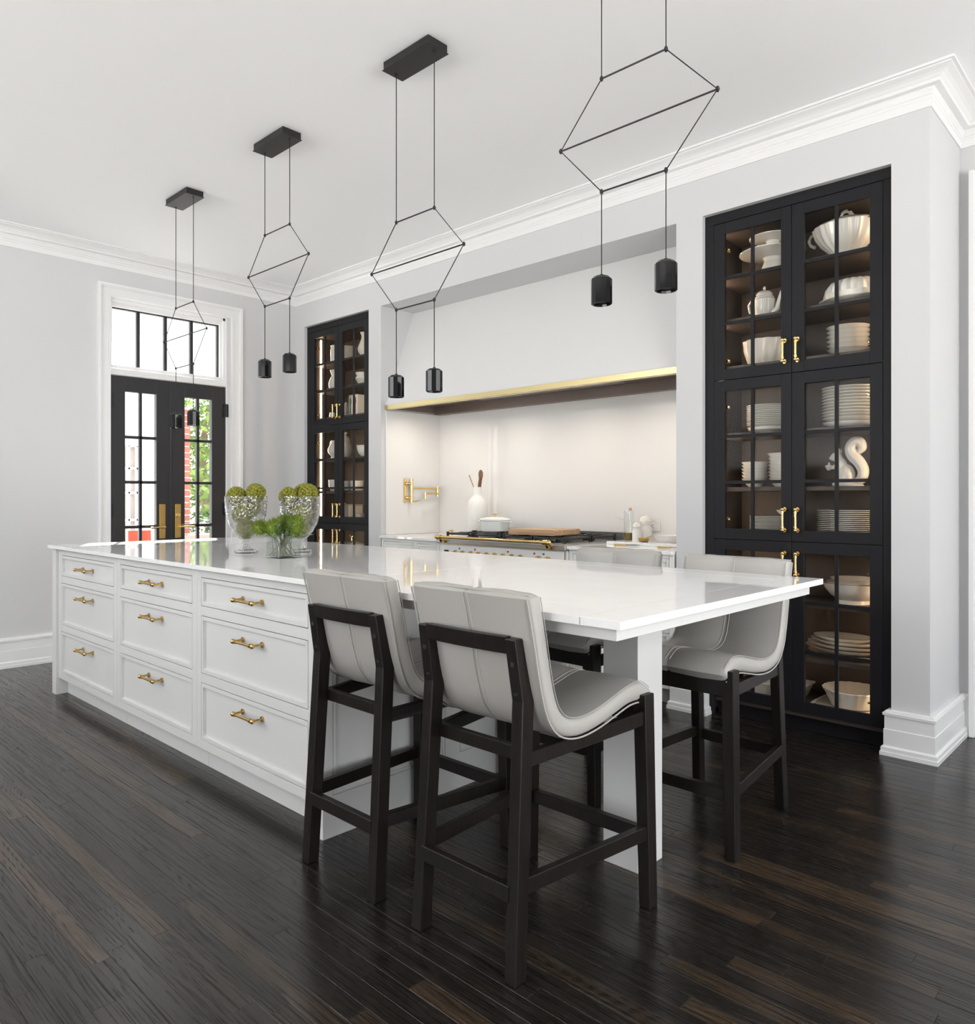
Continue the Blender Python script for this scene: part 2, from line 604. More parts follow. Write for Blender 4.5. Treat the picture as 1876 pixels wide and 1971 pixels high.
base = [(-0.002, 0.0), (0.041, 0.0), (0.041, 0.018), (0.037, 0.020), (0.037, 0.038), (0.027, 0.046), (0.027, 0.122),
        (0.0235, 0.125), (0.0235, 0.186), (0.030, 0.188), (0.031, 0.200), (0.021, 0.204), (0.021, 0.208), (0.014, 0.213), (-0.002, 0.213)]
struct(MB().mould([(XW, -2.5), (XW, 2.138)], base).mould([(XW, 3.346), (XW, YW), (CABL[0], YW), (CABL[0], 3.938)], base).build('baseboard_left', 'trim'))
b_ = MB().mould([(CABL[1], 3.938), (CABL[1], YW), (NICHE[0], YW), (NICHE[0], 3.94)], base)
b_.mould([(NICHE[1], 3.94), (NICHE[1], YW), (CABR[0], YW), (CABR[0], 3.938)], base)
struct(b_.build('baseboard_back', 'trim'))
struct(MB().mould([(CABR[1], 3.938), (CABR[1], YW), (XE, YW), (XE, YR), (-0.865, YR)], base).build('baseboard_right', 'trim'))

# casing round the french doors, and the edge of another casing on the stepped-back wall
c = MB()
yo0, yo1, zo = 2.139, 3.345, 2.890


def casing_ring(o0, o1, i0, th):
    """three mitred boards between an outer and an inner offset"""
    a0, a1, az = yo0 + o0, yo1 - o0, zo - o0
    b0, b1, bz = yo0 + o1, yo1 - o1, zo - o1
    for poly in (((a0, 0), (b0, 0), (b0, bz), (a0, az)), ((a0, az), (b0, bz), (b1, bz), (a1, az)), ((b1, 0), (a1, 0), (a1, az), (b1, bz))):
        c.prism(list(poly), 'x', XW - 0.002, XW + th)


casing_ring(0.0, 0.022, 0, 0.036)
casing_ring(0.022, 0.031, 0, 0.027)
casing_ring(0.031, 0.080, 0, 0.018)
casing_ring(0.080, 0.096, 0, 0.024)
struct(c.build('trim_2', 'trim'))
c = MB()
c.box(-0.862, -0.76, YR - 0.022, YR + 0.01, 0, 2.88)
c.box(-0.862, -0.836, YR - 0.045, YR + 0.01, 0, 2.88)
struct(c.build('trim_3', 'trim', bevel=0.003))

# --- floor: boards are pieces of the floor
fl = struct(MB().box(XW - 0.1, 2.6, -2.6, 4.62, -0.05, -0.006).build('floor', 'underfloor'))


def px(p):
    ca, sa = math.cos(YAW), math.sin(YAW)
    d = (p[0], p[1], p[2] - HCAM)
    z = -sa * d[0] + ca * d[1]
    if z < 0.2:
        return None
    return CX + F_PX * (ca * d[0] + sa * d[1]) / z, CY - F_PX * d[2] / z


PW = 0.0572
boards = []
rr = random.Random(11)
y = -2.5
while y < YR - 0.01:
    x0 = XW if y < YW + 0.15 else XE
    x = x0
    ln = rr.uniform(0.15, 1.1)
    while x < 2.49:
        boards.append((x, min(x + ln, 2.5), y, min(y + PW, YR)))
        x += ln
        ln = round(rr.choice([0.45, 0.6, 0.75, 0.9, 1.05, 1.2, 1.35]), 2)
    y += PW


def area_px(b):
    x0, x1, y0, y1 = b
    if (-5.13 < (x0 + x1) / 2 < -2.3 and 1.62 < y0 < 2.55) or y0 > 3.95 and x1 < -0.95:
        return 0
    tot = 0
    k = 6
    for i in range(k):
        a, c_ = x0 + (x1 - x0) * i / k, x0 + (x1 - x0) * (i + 1) / k
        q = [px((a, y0, 0)), px((c_, y0, 0)), px((c_, y1, 0)), px((a, y1, 0))]
        if any(t is None for t in q):
            continue
        mx, my = sum(t[0] for t in q) / 4, sum(t[1] for t in q) / 4
        if not (0 <= mx <= 1876 and 0 <= my <= 1971):
            continue
        tot += abs(sum(q[j][0] * q[(j + 1) % 4][1] - q[(j + 1) % 4][0] * q[j][1] for j in range(4))) / 2
    return tot


order = sorted(range(len(boards)), key=lambda i: -area_px(boards[i]))
single = set(order[:300])
meshes = {}
rest = MB()
G = 0.0003


def chamfer_board(mb, x0, x1, y0, y1):
    e = 0.0006
    b0 = [(x0, y0, -0.012), (x1, y0, -0.012), (x1, y1, -0.012), (x0, y1, -0.012)]
    b1 = [(x0, y0, -e), (x1, y0, -e), (x1, y1, -e), (x0, y1, -e)]
    b2 = [(x0 + e, y0 + e, 0), (x1 - e, y0 + e, 0), (x1 - e, y1 - e, 0), (x0 + e, y1 - e, 0)]
    fs = [(8, 9, 10, 11), (3, 2, 1, 0)]
    for k in range(4):
        n = (k + 1) % 4
        fs += [(k, n, 4 + n, 4 + k), (4 + k, 4 + n, 8 + n, 8 + k)]
    mb.add(b0 + b1 + b2, fs)


for i, (x0, x1, y0, y1) in enumerate(boards):
    if i in single:
        key = (round(x1 - x0, 3), round(y1 - y0, 4))
        if key not in meshes:
            mb = MB()
            chamfer_board(mb, -key[0] / 2 + G, key[0] / 2 - G, -key[1] / 2 + G, key[1] / 2 - G)
            o = mb.build('floor_board', 'floor', fl, fixn=False)
            meshes[key] = o.data
        else:
            o = bpy.data.objects.new('floor_board', meshes[key])
            COL.objects.link(o)
            o.parent = fl
        o.location = ((x0 + x1) / 2, (y0 + y1) / 2, 0)
    else:
        chamfer_board(rest, x0 + G, x1 - G, y0 + G, y1 - G)
r_ = rest.build('floor_boards', 'floor', fl, fixn=False)
r_['kind'] = 'stuff'

# ------------------------------------------------------------------ french doors and transom
dr = bpy.data.objects.new('door_1', None)
COL.objects.link(dr)
dr['kind'] = 'structure'
dr['label'] = 'black glazed french doors with brass levers'
OFF[dr.name] = Vector((0, 0, 0))
jm = MB()
jm.box(XW - 0.15, XW, 2.234, 2.2415, 0, 2.80).box(XW - 0.15, XW, 3.2025, 3.213, 0, 2.80)
jm.box(XW - 0.15, XW, 2.2415, 3.2025, 2.787, 2.80)
jm.box(XW - 0.12, XW - 0.004, 2.2415, 3.2025, 2.184, 2.238)
jm.box(XW - 0.12, XW + 0.006, 2.2415, 3.2025, 2.186, 2.206)
jm.build('jamb', 'trim', dr, bevel=0.002)
FX = XW - 0.006           # door face
for (ya, yb, ga, gb, side) in ((2.2435, 2.7205, 2.355, 2.601, 0), (2.7235, 3.2005, 2.8375, 3.076, 1)):
    d = MB()
    zt, zb = 2.180, 0.008
    gt, gz = 2.061, 0.262
    d.box(FX - 0.045, FX, ya, ga, zb, zt).box(FX - 0.045, FX, gb, yb, zb, zt)
    d.box(FX - 0.045, FX - 0.0004, ga, gb, gt, zt).box(FX - 0.045, FX - 0.0004, ga, gb, zb, gz)
    if side == 1:
        d.box(FX - 0.045, FX + 0.006, ya - 0.012, ya + 0.012, zb, zt - 0.004)
    leaf = d.build('door_leaf', 'door_black', dr, bevel=0.0015)
    ym = (ga + gb) / 2
    mz = [gt] + [2.061 - 0.360 * k for k in range(1, 5)] + [gz]
    mu = MB().box(FX - 0.036, FX - 0.006, ym - 0.0125, ym + 0.0125, gz, gt)
    mu.build('muntin', 'door_black', leaf, bevel=0.003)
    for k in range(1, 5):
        MB().box(FX - 0.036, FX - 0.006, ga, gb, mz[k] - 0.0125, mz[k] + 0.0125).build('muntin', 'door_black', leaf, bevel=0.003)
    for k in range(5):
        for (p0, p1) in ((ga, ym), (ym, gb)):
            MB().box(FX - 0.024, FX - 0.020, p0, p1, mz[k + 1], mz[k]).build('pane', 'pane', leaf)
    # escutcheon, lever, hinges
    py0, py1 = (2.621, 2.674) if side == 0 else (2.751, 2.804)
    h = MB().box(FX, FX + 0.009, py0, py1, 0.879, 1.164)
    e = h.build('escutcheon', 'brass_aged', leaf, bevel=0.004, seg=2)
    e['label'] = 'aged brass door plate'
    yc = (py0 + py1) / 2
    h = MB().cyl((FX + 0.008, yc, 0.974), (FX + 0.050, yc, 0.974), 0.011)
    tip = yc - 0.11 if side == 0 else yc + 0.125
    sg = -1 if side == 0 else 1
    h.tube([(FX + 0.046, yc - sg * 0.008, 0.974), (FX + 0.050, yc + sg * 0.03, 0.975), (FX + 0.048, tip, 0.971)], [0.010, 0.008, 0.009], 10)
    h.build('lever', 'brass', leaf)
    if side == 1:
        k_ = MB().cyl((FX + 0.008, yc, 1.069), (FX + 0.016, yc, 1.069), 0.020, 18)
        k_.box(FX + 0.014, FX + 0.034, yc - 0.004, yc + 0.004, 1.054, 1.084)
        k_.build('thumb_turn', 'brass', leaf, bevel=0.002)
    hy = 2.2425 if side == 0 else 3.2015
    for z0 in (1.922, 1.062, 0.22):
        MB().cyl((XW + 0.010, hy, z0), (XW + 0.010, hy, z0 + 0.112), 0.008, 10).box(XW - 0.003, XW + 0.007, hy - 0.022, hy + 0.022, z0, z0 + 0.112).build('hinge', 'metal_black', leaf)

wn = bpy.data.objects.new('window_1', None)
COL.objects.link(wn)
wn['kind'] = 'structure'
wn['label'] = 'transom window of four panes over the french doors'
OFF[wn.name] = Vector((0, 0, 0))
t0, t1, tz0, tz1 = 2.262, 3.162, 2.268, 2.728
fr = MB()
fr.box(XW - 0.09, XW - 0.03, 2.2415, t0, 2.238, 2.787).box(XW - 0.09, XW - 0.03, t1, 3.2025, 2.238, 2.787)
fr.box(XW - 0.09, XW - 0.03, t0, t1, tz1, 2.787).box(XW - 0.09, XW - 0.03, t0, t1, 2.238, tz0)
fr.box(XW - 0.03, XW - 0.012, 2.2415, 3.2025, 2.762, 2.787).box(XW - 0.03, XW - 0.012, 3.180, 3.2025, 2.238, 2.787)
fr.build('window_frame', 'trim', wn, bevel=0.002)
sash = MB()
sash.box(XW - 0.085, XW - 0.055, t0, t1, tz1 - 0.010, tz1).box(XW - 0.085, XW - 0.055, t1 - 0.014, t1, tz0, tz1)
sash.build('sash', 'door_black', wn)
edges = [t0, 2.476, 2.698, 2.920, t1]
for yv in edges[1:4]:
    MB().box(XW - 0.085, XW - 0.055, yv - 0.0135, yv + 0.0135, tz0, tz1).build('muntin', 'door_black', wn, bevel=0.003)
for k in range(4):
    MB().box(XW - 0.073, XW - 0.069, edges[k], edges[k + 1], tz0, tz1).build('pane', 'pane', wn)

# ------------------------------------------------------------------ what stands outside the doors
struct(MB().box(-30, 20, -20, 25, -0.25, -0.12).build('ground', 'patio'))

ob = thing('outbuilding', 'white outbuilding with a brick window bay seen through the french door panes', 'building', (-10.2, 3.2, -0.12))
o_ = MB().box(-10.4, -10.2, 1.0, 3.84, -0.12, 3.2).box(-10.4, -10.2, 4.05, 4.36, -0.12, 3.2).box(-10.4, -10.2, 3.84, 4.05, 1.9, 3.2).box(-10.4, -10.2, 3.84, 4.05, -0.12, 0.55)
o_.box(-10.6, -10.05, 0.8, 4.42, 3.2, 3.34)
o_.build('wall', 'outwall', ob, bevel=0.01)
MB().box(-10.42, -10.36, 3.84, 4.05, 0.55, 1.90).build('brick_bay', 'pale_brick', ob)
g_ = MB()
for yy in (3.85, 3.935, 4.04):
    g_.box(-10.30, -10.24, yy - 0.012, yy + 0.012, 0.55, 1.90)
for zz in (0.55, 0.92, 1.28, 1.60, 1.90):
    g_.box(-10.30, -10.24, 3.84, 4.05, zz - 0.014, zz + 0.014)
g_.build('window_grid', 'outwall', ob)

bp = thing('brick_pier', 'red brick pier with pale joints beside the garden tree', 'pier', (-9.0, 4.12, -0.12))
MB().box(-9.18, -8.86, 3.915, 4.105, -0.12, 2.30).build('mortar_core', 'mortar', bp)
bm_ = {}
for row in range(32):
    zb = -0.115 + row * 0.075
    for (cx_, cy_, sx_, sy_) in (((-9.10, 4.01, 0.19, 0.19), (-8.925, 4.01, 0.145, 0.19)) if row % 2 else ((-9.12, 4.01, 0.145, 0.19), (-8.945, 4.01, 0.19, 0.19))):
        if (sx_, sy_) not in bm_:
            q = MB().box(-sx_ / 2, sx_ / 2, -sy_ / 2 - 0.006, sy_ / 2 + 0.006, 0, 0.064)
            o = q.build('brick', 'brick', None)
            o.parent = bp
            bm_[(sx_, sy_)] = o.data
        else:
            o = bpy.data.objects.new('brick', bm_[(sx_, sy_)])
            COL.objects.link(o)
            o.parent = bp
        o.location = (cx_ + 9.0, cy_ - 4.12, zb + 0.12)


def foliage(mb, c, rx, ry, rz_, n, size, seed):
    r0 = random.Random(seed)
    for _ in range(n):
        while True:
            p = Vector((r0.uniform(-1, 1), r0.uniform(-1, 1), r0.uniform(-1, 1)))
            if p.length < 1:
                break
        p = Vector((c[0] + p.x * rx, c[1] + p.y * ry, c[2] + p.z * rz_))
        a = Vector((r0.gauss(0, 1), r0.gauss(0, 1), r0.gauss(0, 0.7))).normalized()
        b = a.cross(Vector((r0.gauss(0, 1), r0.gauss(0, 1), r0.gauss(0, 1)))).normalized()
        s_ = size * r0.uniform(0.6, 1.3)
        mb.add([p - a * s_, p + b * s_ * 0.45, p + a * s_, p - b * s_ * 0.45], [(0, 1, 2, 3)])


t_ = thing('garden_tree', 'sunlit green tree behind the right-hand door panes', 'tree', (-12.2, 5.9, -0.12))
MB().tube([(-12.2, 5.9, -0.12), (-12.15, 5.95, 0.9), (-12.2, 5.85, 1.9), (-12.1, 5.95, 2.7)], [0.11, 0.09, 0.07, 0.03], 10).build('trunk', 'bark', t_)
f_ = MB()
foliage(f_, (-12.2, 5.9, 2.0), 1.2, 1.2, 1.25, 3000, 0.075, 3)
f_.build('crown', 'foliage', t_, fixn=False)
t_ = thing('garden_shrub', 'dark green shrub with white flowers at the foot of the tree', 'shrub', (-10.9, 5.2, -0.12))
f_ = MB()
foliage(f_, (-10.9, 5.25, 0.45), 0.55, 0.6, 0.55, 900, 0.06, 5)
f_.build('leaves', 'foliage_dark', t_, fixn=False)
f_ = MB()
foliage(f_, (-10.75, 5.15, 0.72), 0.45, 0.5, 0.25, 220, 0.05, 6)
f_.build('flowers', 'flower', t_, fixn=False)
MB().tube([(-10.9, 5.25, -0.12), (-10.9, 5.25, 0.5)], [0.04, 0.02], 8).build('stem', 'bark', t_)

ch = thing('patio_chair', 'orange canvas patio chair seen low through the left door', 'chair', (-8.6, 3.3, -0.12))
MB().hexa([(-8.75, 3.36, 0.40), (-8.71, 3.36, 0.40), (-8.71, 3.60, 0.40), (-8.75, 3.60, 0.40)],
          [(-8.78, 3.36, 0.84), (-8.74, 3.36, 0.84), (-8.74, 3.60, 0.84), (-8.78, 3.60, 0.84)]).build('backrest', 'orange', ch)
MB().box(-8.74, -8.32, 3.35, 3.61, 0.36, 0.40).build('seat', 'orange', ch)
for (x_, y_) in ((-8.72, 3.34), (-8.72, 3.62), (-8.34, 3.34), (-8.34, 3.62)):
    MB().tube([(x_, y_, -0.12), (x_, y_, 0.40 if x_ > -8.5 else 0.62)], 0.012, 8).build('leg', 'metal_black', ch)
ch = thing('patio_sofa', 'taupe cushioned patio seat low behind the right door', 'sofa', (-8.0, 4.0, -0.12))
MB().box(-8.35, -7.8, 3.68, 4.28, 0.15, 0.42).build('seat_cushion', 'taupe', ch, bevel=0.03, seg=3)
MB().box(-8.45, -8.32, 3.68, 4.28, 0.30, 0.80).build('back_cushion', 'taupe', ch, bevel=0.03, seg=3)
MB().box(-8.46, -7.78, 3.66, 4.30, -0.12, 0.15).build('base', 'bark', ch, bevel=0.01)

# ------------------------------------------------------------------ hardware


def pull(name, parent, c, axis, out, half, stand, r=0.0055, m='brass'):
    """bar pull: c centre on the face, axis = bar direction, out = outward direction"""
    a, o = Vector(axis), Vector(out)
    c = Vector(c)
    h = MB()
    for sgn in (-1, 1):
        p = c + a * half * sgn
        h.cyl(p, p + o * 0.006, r * 2.0, 14)
        h.tube([p + o * 0.004, p + o * 0.012, p + o * stand], [r * 1.1, r * 0.8, r * 0.8], 10)
        q = p + o * stand
        h.ball(q, r * 1.75, 10, 6)
        h.cyl(q - a * sgn * 0.020, q - a * sgn * 0.013, r * 1.5, 12)
    h.cyl(c - a * half + o * stand, c + a * half + o * stand, r, 12)
    return h.build(name, m, parent)


# ------------------------------------------------------------------ tall black cabinets
TIERS = ((1.8715, 2.7455, 1.931, 2.685), (0.9895, 1.8685, 1.047, 1.808), (0.104, 0.9865, 0.160, 0.928))
SHELVES = ((2.460, 2.215), (1.578, 1.276), (0.668, 0.386))
FLOORS = (1.948, 1.032, 0.128)
YF, YI0, YB = 3.940, 3.965, 4.345


def tall_cabinet(dx, label):
    X0, X1 = -2.042 + dx, -1.070 + dx
    t = thing('tall_cabinet', label, 'cabinet', ((X0 + X1) / 2, YF, 0))
    fr = MB()
    fr.box(X0, X1, YF, YF + 0.022, 2.7485, ZO - 0.001)
    fr.box(X0, X0 + 0.052, YF, YF + 0.022, 0.0, 2.7480).box(X1 - 0.0445, X1, YF, YF + 0.022, 0.0, 2.7480)
    fr.build('face_frame', 'black', t, bevel=0.0015)
    MB().box(X0 + 0.0525, X1 - 0.045, YF + 0.06, YF + 0.078, 0.0, 0.102).build('toe_kick', 'black', t)
    i0, i1 = X0 + 0.030, X1 - 0.026
    cs = MB()
    cs.box(i0 - 0.018, i0, YI0, YB + 0.015, 0.10, ZO - 0.02).box(i1, i1 + 0.018, YI0, YB + 0.015, 0.10, ZO - 0.02)
    cs.box(i0, i1, YB, YB + 0.015, 0.10, ZO - 0.02)
    cs.box(i0, i1, YI0, YB, 2.720, 2.745)
    for zf in FLOORS:
        cs.box(i0, i1, YI0 + 0.001, YB, zf - 0.05, zf)
    cs.build('carcass', 'black_in', t)
    for tier in SHELVES:
        for z in tier:
            MB().box(i0 + 0.001, i1 - 0.001, YI0 + 0.022, YB - 0.001, z - 0.022, z).build('shelf', 'black_in', t, bevel=0.001)
    for k in range(3):
        z0, z1 = FLOORS[k] + 0.01, (2.70, 1.85, 0.96)[k]
        for xs, sg in ((i0, 1), (i1, -1)):
            s_ = MB().box(xs, xs + sg * 0.005, YI0 + 0.100, YI0 + 0.111, z0, z1).build('light_strip', 'led', t)
            s_['label'] = 'glowing warm light strip'
    xm = -1.554 + dx
    for k, (z0, z1, g0, g1) in enumerate(TIERS):
        for (a, b, ga, gb, hx, hinge) in ((-1.9885 + dx, xm - 0.0014, -1.925 + dx, -1.610 + dx, -1.588 + dx, -1), (xm + 0.0014, -1.116 + dx, -1.489 + dx, -1.174 + dx, -1.521 + dx, 1)):
            d = MB()
            d.box(a, ga, YF, YF + 0.022, z0, z1).box(gb, b, YF, YF + 0.022, z0, z1)
            d.box(ga, gb, YF + 0.0003, YF + 0.022, g1, z1).box(ga, gb, YF + 0.0003, YF + 0.022, z0, g0)
            do = d.build('door', 'black', t, bevel=0.001)
            gm = (ga + gb) / 2
            MB().box(gm - 0.0085, gm + 0.0085, YF + 0.004, YF + 0.016, g0, g1).build('muntin', 'black', do)
            zz = [g0, g0 + (g1 - g0) * 0.336, g0 + (g1 - g0) * 0.669, g1]
            for q in (1, 2):
                MB().box(ga, gb, YF + 0.0045, YF + 0.0155, zz[q] - 0.0085, zz[q] + 0.0085).build('muntin', 'black', do)
            for q in range(3):
                for (p0, p1) in ((ga, gm), (gm, gb)):
                    MB().box(p0, p1, YF + 0.016, YF + 0.019, zz[q], zz[q + 1]).build('pane', 'cab_pane', do)
            hz = (g0 + 0.055) if k < 2 else (g1 - 0.055)
            pull('pull', do, (hx, YF, hz), (0, 0, 1), (0, -1, 0), 0.0545, 0.034, 0.0056)
            he = ga if hinge < 0 else gb
            for hz2 in (g0 + 0.05, g1 - 0.085):
                MB().cyl((he - hinge * 0.012, YF + 0.022, hz2), (he - hinge * 0.012, YF + 0.030, hz2), 0.006, 12).box(he + hinge * 0.03, he - hinge * 0.006, YF + 0.030, YF + 0.060, hz2 - 0.010, hz2 + 0.010).build('hinge', 'brass', do, bevel=0.002)
    return t


tall_cabinet(0.0, 'tall black glass-door cabinet of white dishes beside the stepped wall end')
tall_cabinet(CABL[0] - CABR[0], 'tall black glass-door cabinet of jugs and jars in the corner by the french doors')

# ------------------------------------------------------------------ range niche: splashback, hood
YBK = 4.570
ZW = 0.905
tag(MB().box(NICHE[0] + 0.0005, NICHE[1] - 0.0005, YBK - 0.014, YBK + 0.0295, ZW + 0.0005, 1.944).build('splashback', 'splash', None, (-3.57, YBK, 0.905)), 'cream polished stone slab behind the range', 'splashback')
tag(MB().box(NICHE[0] + 0.0005, NICHE[0] + 0.013, 3.955, YBK - 0.0145, ZW + 0.0005, 1.944).build('side_slab', 'splash', None, (NICHE[0], 4.2, 0.905), bevel=0.001), 'cream stone side slab carrying the pot filler', 'splashback')
tag(MB().box(NICHE[1] - 0.013, NICHE[1] - 0.0005, 3.955, YBK - 0.0145, ZW + 0.0005, 1.944).build('side_slab', 'splash', None, (NICHE[1], 4.2, 0.905), bevel=0.001), 'cream stone side slab at the marble board end of the niche', 'splashback')

hd = thing('range_hood', 'white sloping plaster hood with a brass band over the range', 'hood', (-3.57, 4.2, 1.945))
a, b = NICHE[0] + 0.0005, NICHE[1] - 0.0005
h = MB()
h.prism([(3.957, 1.984), (4.262, ZO - 0.0005), (4.599, ZO - 0.0005), (4.599, 2.03), (4.54, 2.03), (3.985, 2.03), (3.985, 1.984)], 'x', a, b)
h.build('chimney_face', 'hood', hd)
h = MB().box(a, b, 3.948, 3.956, 1.945, 1.985).box(a, b, 3.948, 3.985, 1.9449, 1.9478)
h.build('brass_band', 'brass_brushed', hd, bevel=0.001)
h = MB().box(a + 0.012, b - 0.012, 3.9565, 3.972, 1.948, 1.9835).box(a + 0.0135, a + 0.04, 3.986, 4.52, 1.955, 2.03).box(b - 0.04, b - 0.0135, 3.986, 4.52, 1.955, 2.03)
h.box(a + 0.0135, b - 0.0135, 4.50, 4.599, 1.945, 2.03).box(a + 0.0135, b - 0.0135, 3.985, 4.50, 2.018, 2.03)
h.build('liner', 'liner', hd, bevel=0.002)
h = MB()
for k in range(3):
    x_ = -4.25 + k * 0.46
    h.box(x_, x_ + 0.44, 4.10, 4.42, 2.008, 2.0185)
h.build('filter', 'steel', hd, bevel=0.003)
for x_ in (-4.55, -3.93, -3.21, -2.60):
    o = MB().cyl((x_, 4.12, 2.002), (x_, 4.12, 2.0185), 0.028, 18).build('downlight', 'hoodled', hd)
    d_ = bpy.data.lights.new('hood_lamp', 'AREA')
    d_.shape, d_.size, d_.energy, d_.color, d_.spread = 'DISK', 0.08, 1.9, (1.0, 0.90, 0.77), math.radians(150)
    lo = bpy.data.objects.new('hood_lamp', d_)
    COL.objects.link(lo)
    lo.location = (x_, 4.12, 1.998)

# ------------------------------------------------------------------ base cabinets and worktops beside the range
RX0, RX1 = -4.178, -2.957
ZW = 0.905


def base_unit(x0, x1, steps, label):
    t = thing('base_cabinet', label, 'cabinet', ((x0 + x1) / 2, 3.90, 0))
    for (sa, sb, yf) in steps:
        c = MB().box(sa + 0.001, sb - 0.001, yf + 0.022, 4.55, 0.10, ZW - 0.02)
        c.box(sa + 0.001, sa + 0.03, yf, yf + 0.022, 0.10, ZW - 0.02).box(sb - 0.03, sb - 0.001, yf, yf + 0.022, 0.10, ZW - 0.02)
        c.box(sa + 0.03, sb - 0.03, yf, yf + 0.022, ZW - 0.045, ZW - 0.02).box(sa + 0.03, sb - 0.03, yf, yf + 0.022, 0.10, 0.14)
        c.box(sa + 0.001, sb - 0.001, yf + 0.07, 4.5, 0.0, 0.10)
        c.build('frame', 'white_cab', t, bevel=0.001)
        zs = ((0.70, ZW - 0.047), (0.425, 0.697), (0.142, 0.422))
        for (z0, z1) in zs:
            d = MB().box(sa + 0.032, sb - 0.032, yf + 0.008, yf + 0.02, z0, z1)
            d.box(sa + 0.032, sa + 0.05, yf + 0.001, yf + 0.01, z0, z1).box(sb - 0.05, sb - 0.032, yf + 0.001, yf + 0.01, z0, z1)
            d.box(sa + 0.05, sb - 0.05, yf + 0.001, yf + 0.01, z0, z0 + 0.018).box(sa + 0.05, sb - 0.05, yf + 0.001, yf + 0.01, z1 - 0.018, z1)
            do = d.build('drawer', 'white_cab', t, bevel=0.001)
            pull('pull', do, ((sa + sb) / 2, yf + 0.008, (z0 + z1) / 2 + (0.0 if z0 > 0.6 else 0.05)), (1, 0, 0), (0, -1, 0), 0.055, 0.032, 0.005)
    return t


base_unit(NICHE[0] + 0.014, RX0, ((NICHE[0] + 0.014, -4.465, 3.905), (-4.465, RX0 - 0.002, 3.872)), 'white base cabinet of drawers under the pot filler')
base_unit(RX1, NICHE[1] - 0.014, ((RX1 + 0.002, -2.70, 3.872), (-2.70, NICHE[1] - 0.014, 3.905)), 'white base cabinet under the oil bottle and mills')
for (x0, x1, step, lab) in ((NICHE[0] + 0.0131, RX0 - 0.001, -4.465, 'white stone worktop under the pot filler'), (RX1 + 0.001, NICHE[1] - 0.0131, -2.70, 'white stone worktop holding the oil bottle tray')):
    if step < -4:
        poly = [(x0, 3.878), (step, 3.878), (step, 3.845), (x1, 3.845), (x1, YBK - 0.0141), (x0, YBK - 0.0141)]
    else:
        poly = [(x0, 3.845), (step, 3.845), (step, 3.878), (x1, 3.878), (x1, YBK - 0.0141), (x0, YBK - 0.0141)]
    o = MB().prism(poly, 'z', ZW - 0.02, ZW).build('range_worktop', 'quartz', None, (step, 4.2, ZW - 0.02), bevel=0.0015)
    tag(o, lab, 'worktop')

# ------------------------------------------------------------------ range cooker
rg = thing('range_cooker', 'wide white enamel range with brass knobs, rail and cast-iron grates', 'range', ((RX0 + RX1) / 2, 4.1, 0))
a, b = RX0 + 0.002, RX1 - 0.002
MB().box(a, b, 3.868, 4.50, 0.10, 0.875).build('body', 'enamel', rg, bevel=0.003)
MB().box(a + 0.02, b - 0.02, 3.93, 4.46, 0.0, 0.10).build('plinth', 'metal_black', rg)
top = MB().box(a, b, 3.838, 4.53, 0.8755, 0.912).box(a, b, 4.535, 4.5555, 0.90, 0.968).box(a, b, 4.505, 4.5555, 0.966, 0.974)
top.build('hob_top', 'steel', rg, bevel=0.006, seg=2)
MB().box(a + 0.03, b - 0.03, 3.88, 4.50, 0.9125, 0.9165).build('hob_well', 'steel', rg, bevel=0.002)
br = MB().box(a + 0.018, b - 0.018, 3.862, 3.8682, 0.868, 0.8752).box(a + 0.018, b - 0.018, 3.862, 3.8682, 0.748, 0.755)
br.box(a + 0.018, a + 0.027, 3.862, 3.8682, 0.755, 0.868).box(b - 0.027, b - 0.018, 3.862, 3.8682, 0.755, 0.868)
br.build('brass_trim', 'brass_brushed', rg)
MB().box(a + 0.028, b - 0.028, 3.855, 3.8682, 0.756, 0.867).build('control_panel', 'enamel', rg, bevel=0.004, seg=2)
YP = 3.855
kx = [-3.983, -3.905, -3.825, -3.746, -3.667, -3.588, -3.509, -3.428, -3.349, -3.189, -3.111]
ZK = 0.806
for x_ in kx:
    k_ = MB().lathe([(0.026, 0), (0.026, 0.006), (0.022, 0.009), (0.020, 0.012), (0.020, 0.024), (0.017, 0.030), (0.011, 0.032)], (0, 0, 0), 20)
    k_.box(-0.004, 0.004, -0.019, 0.019, 0.030, 0.037)
    k_.v = [(x_ + v[0], YP - v[2], ZK + v[1]) for v in k_.v]
    k_.build('knob', 'brass', rg)
for x_, m_ in ((-3.942, 'green_lamp'), (-3.783, 'red_lamp'), (-3.466, 'red_lamp'), (-3.229, 'red_lamp'), (-3.149, 'green_lamp')):
    MB().cyl((x_, YP + 0.001, ZK + 0.038), (x_, YP - 0.004, ZK + 0.038), 0.0065, 14).build('indicator_lamp', m_, rg)
MB().box(-4.105, -4.058, YP - 0.003, YP + 0.001, ZK - 0.02, ZK + 0.022).build('clock_display', 'screen', rg, bevel=0.001)
dg = MB()
for k, x_ in enumerate((-4.092, -4.082, -4.070)):
    dg.box(x_, x_ + 0.002, YP - 0.0036, YP - 0.003, ZK - 0.006, ZK + 0.010)
    if k < 2:
        dg.box(x_, x_ + 0.007, YP - 0.0036, YP - 0.003, ZK + 0.008, ZK + 0.010)
dg.build('clock_digits', 'digits', rg)
rl = MB()
zr, yr_ = 0.926, 3.785
rl.cyl((a + 0.085, yr_, zr), (b - 0.115, yr_, zr), 0.0115, 16)
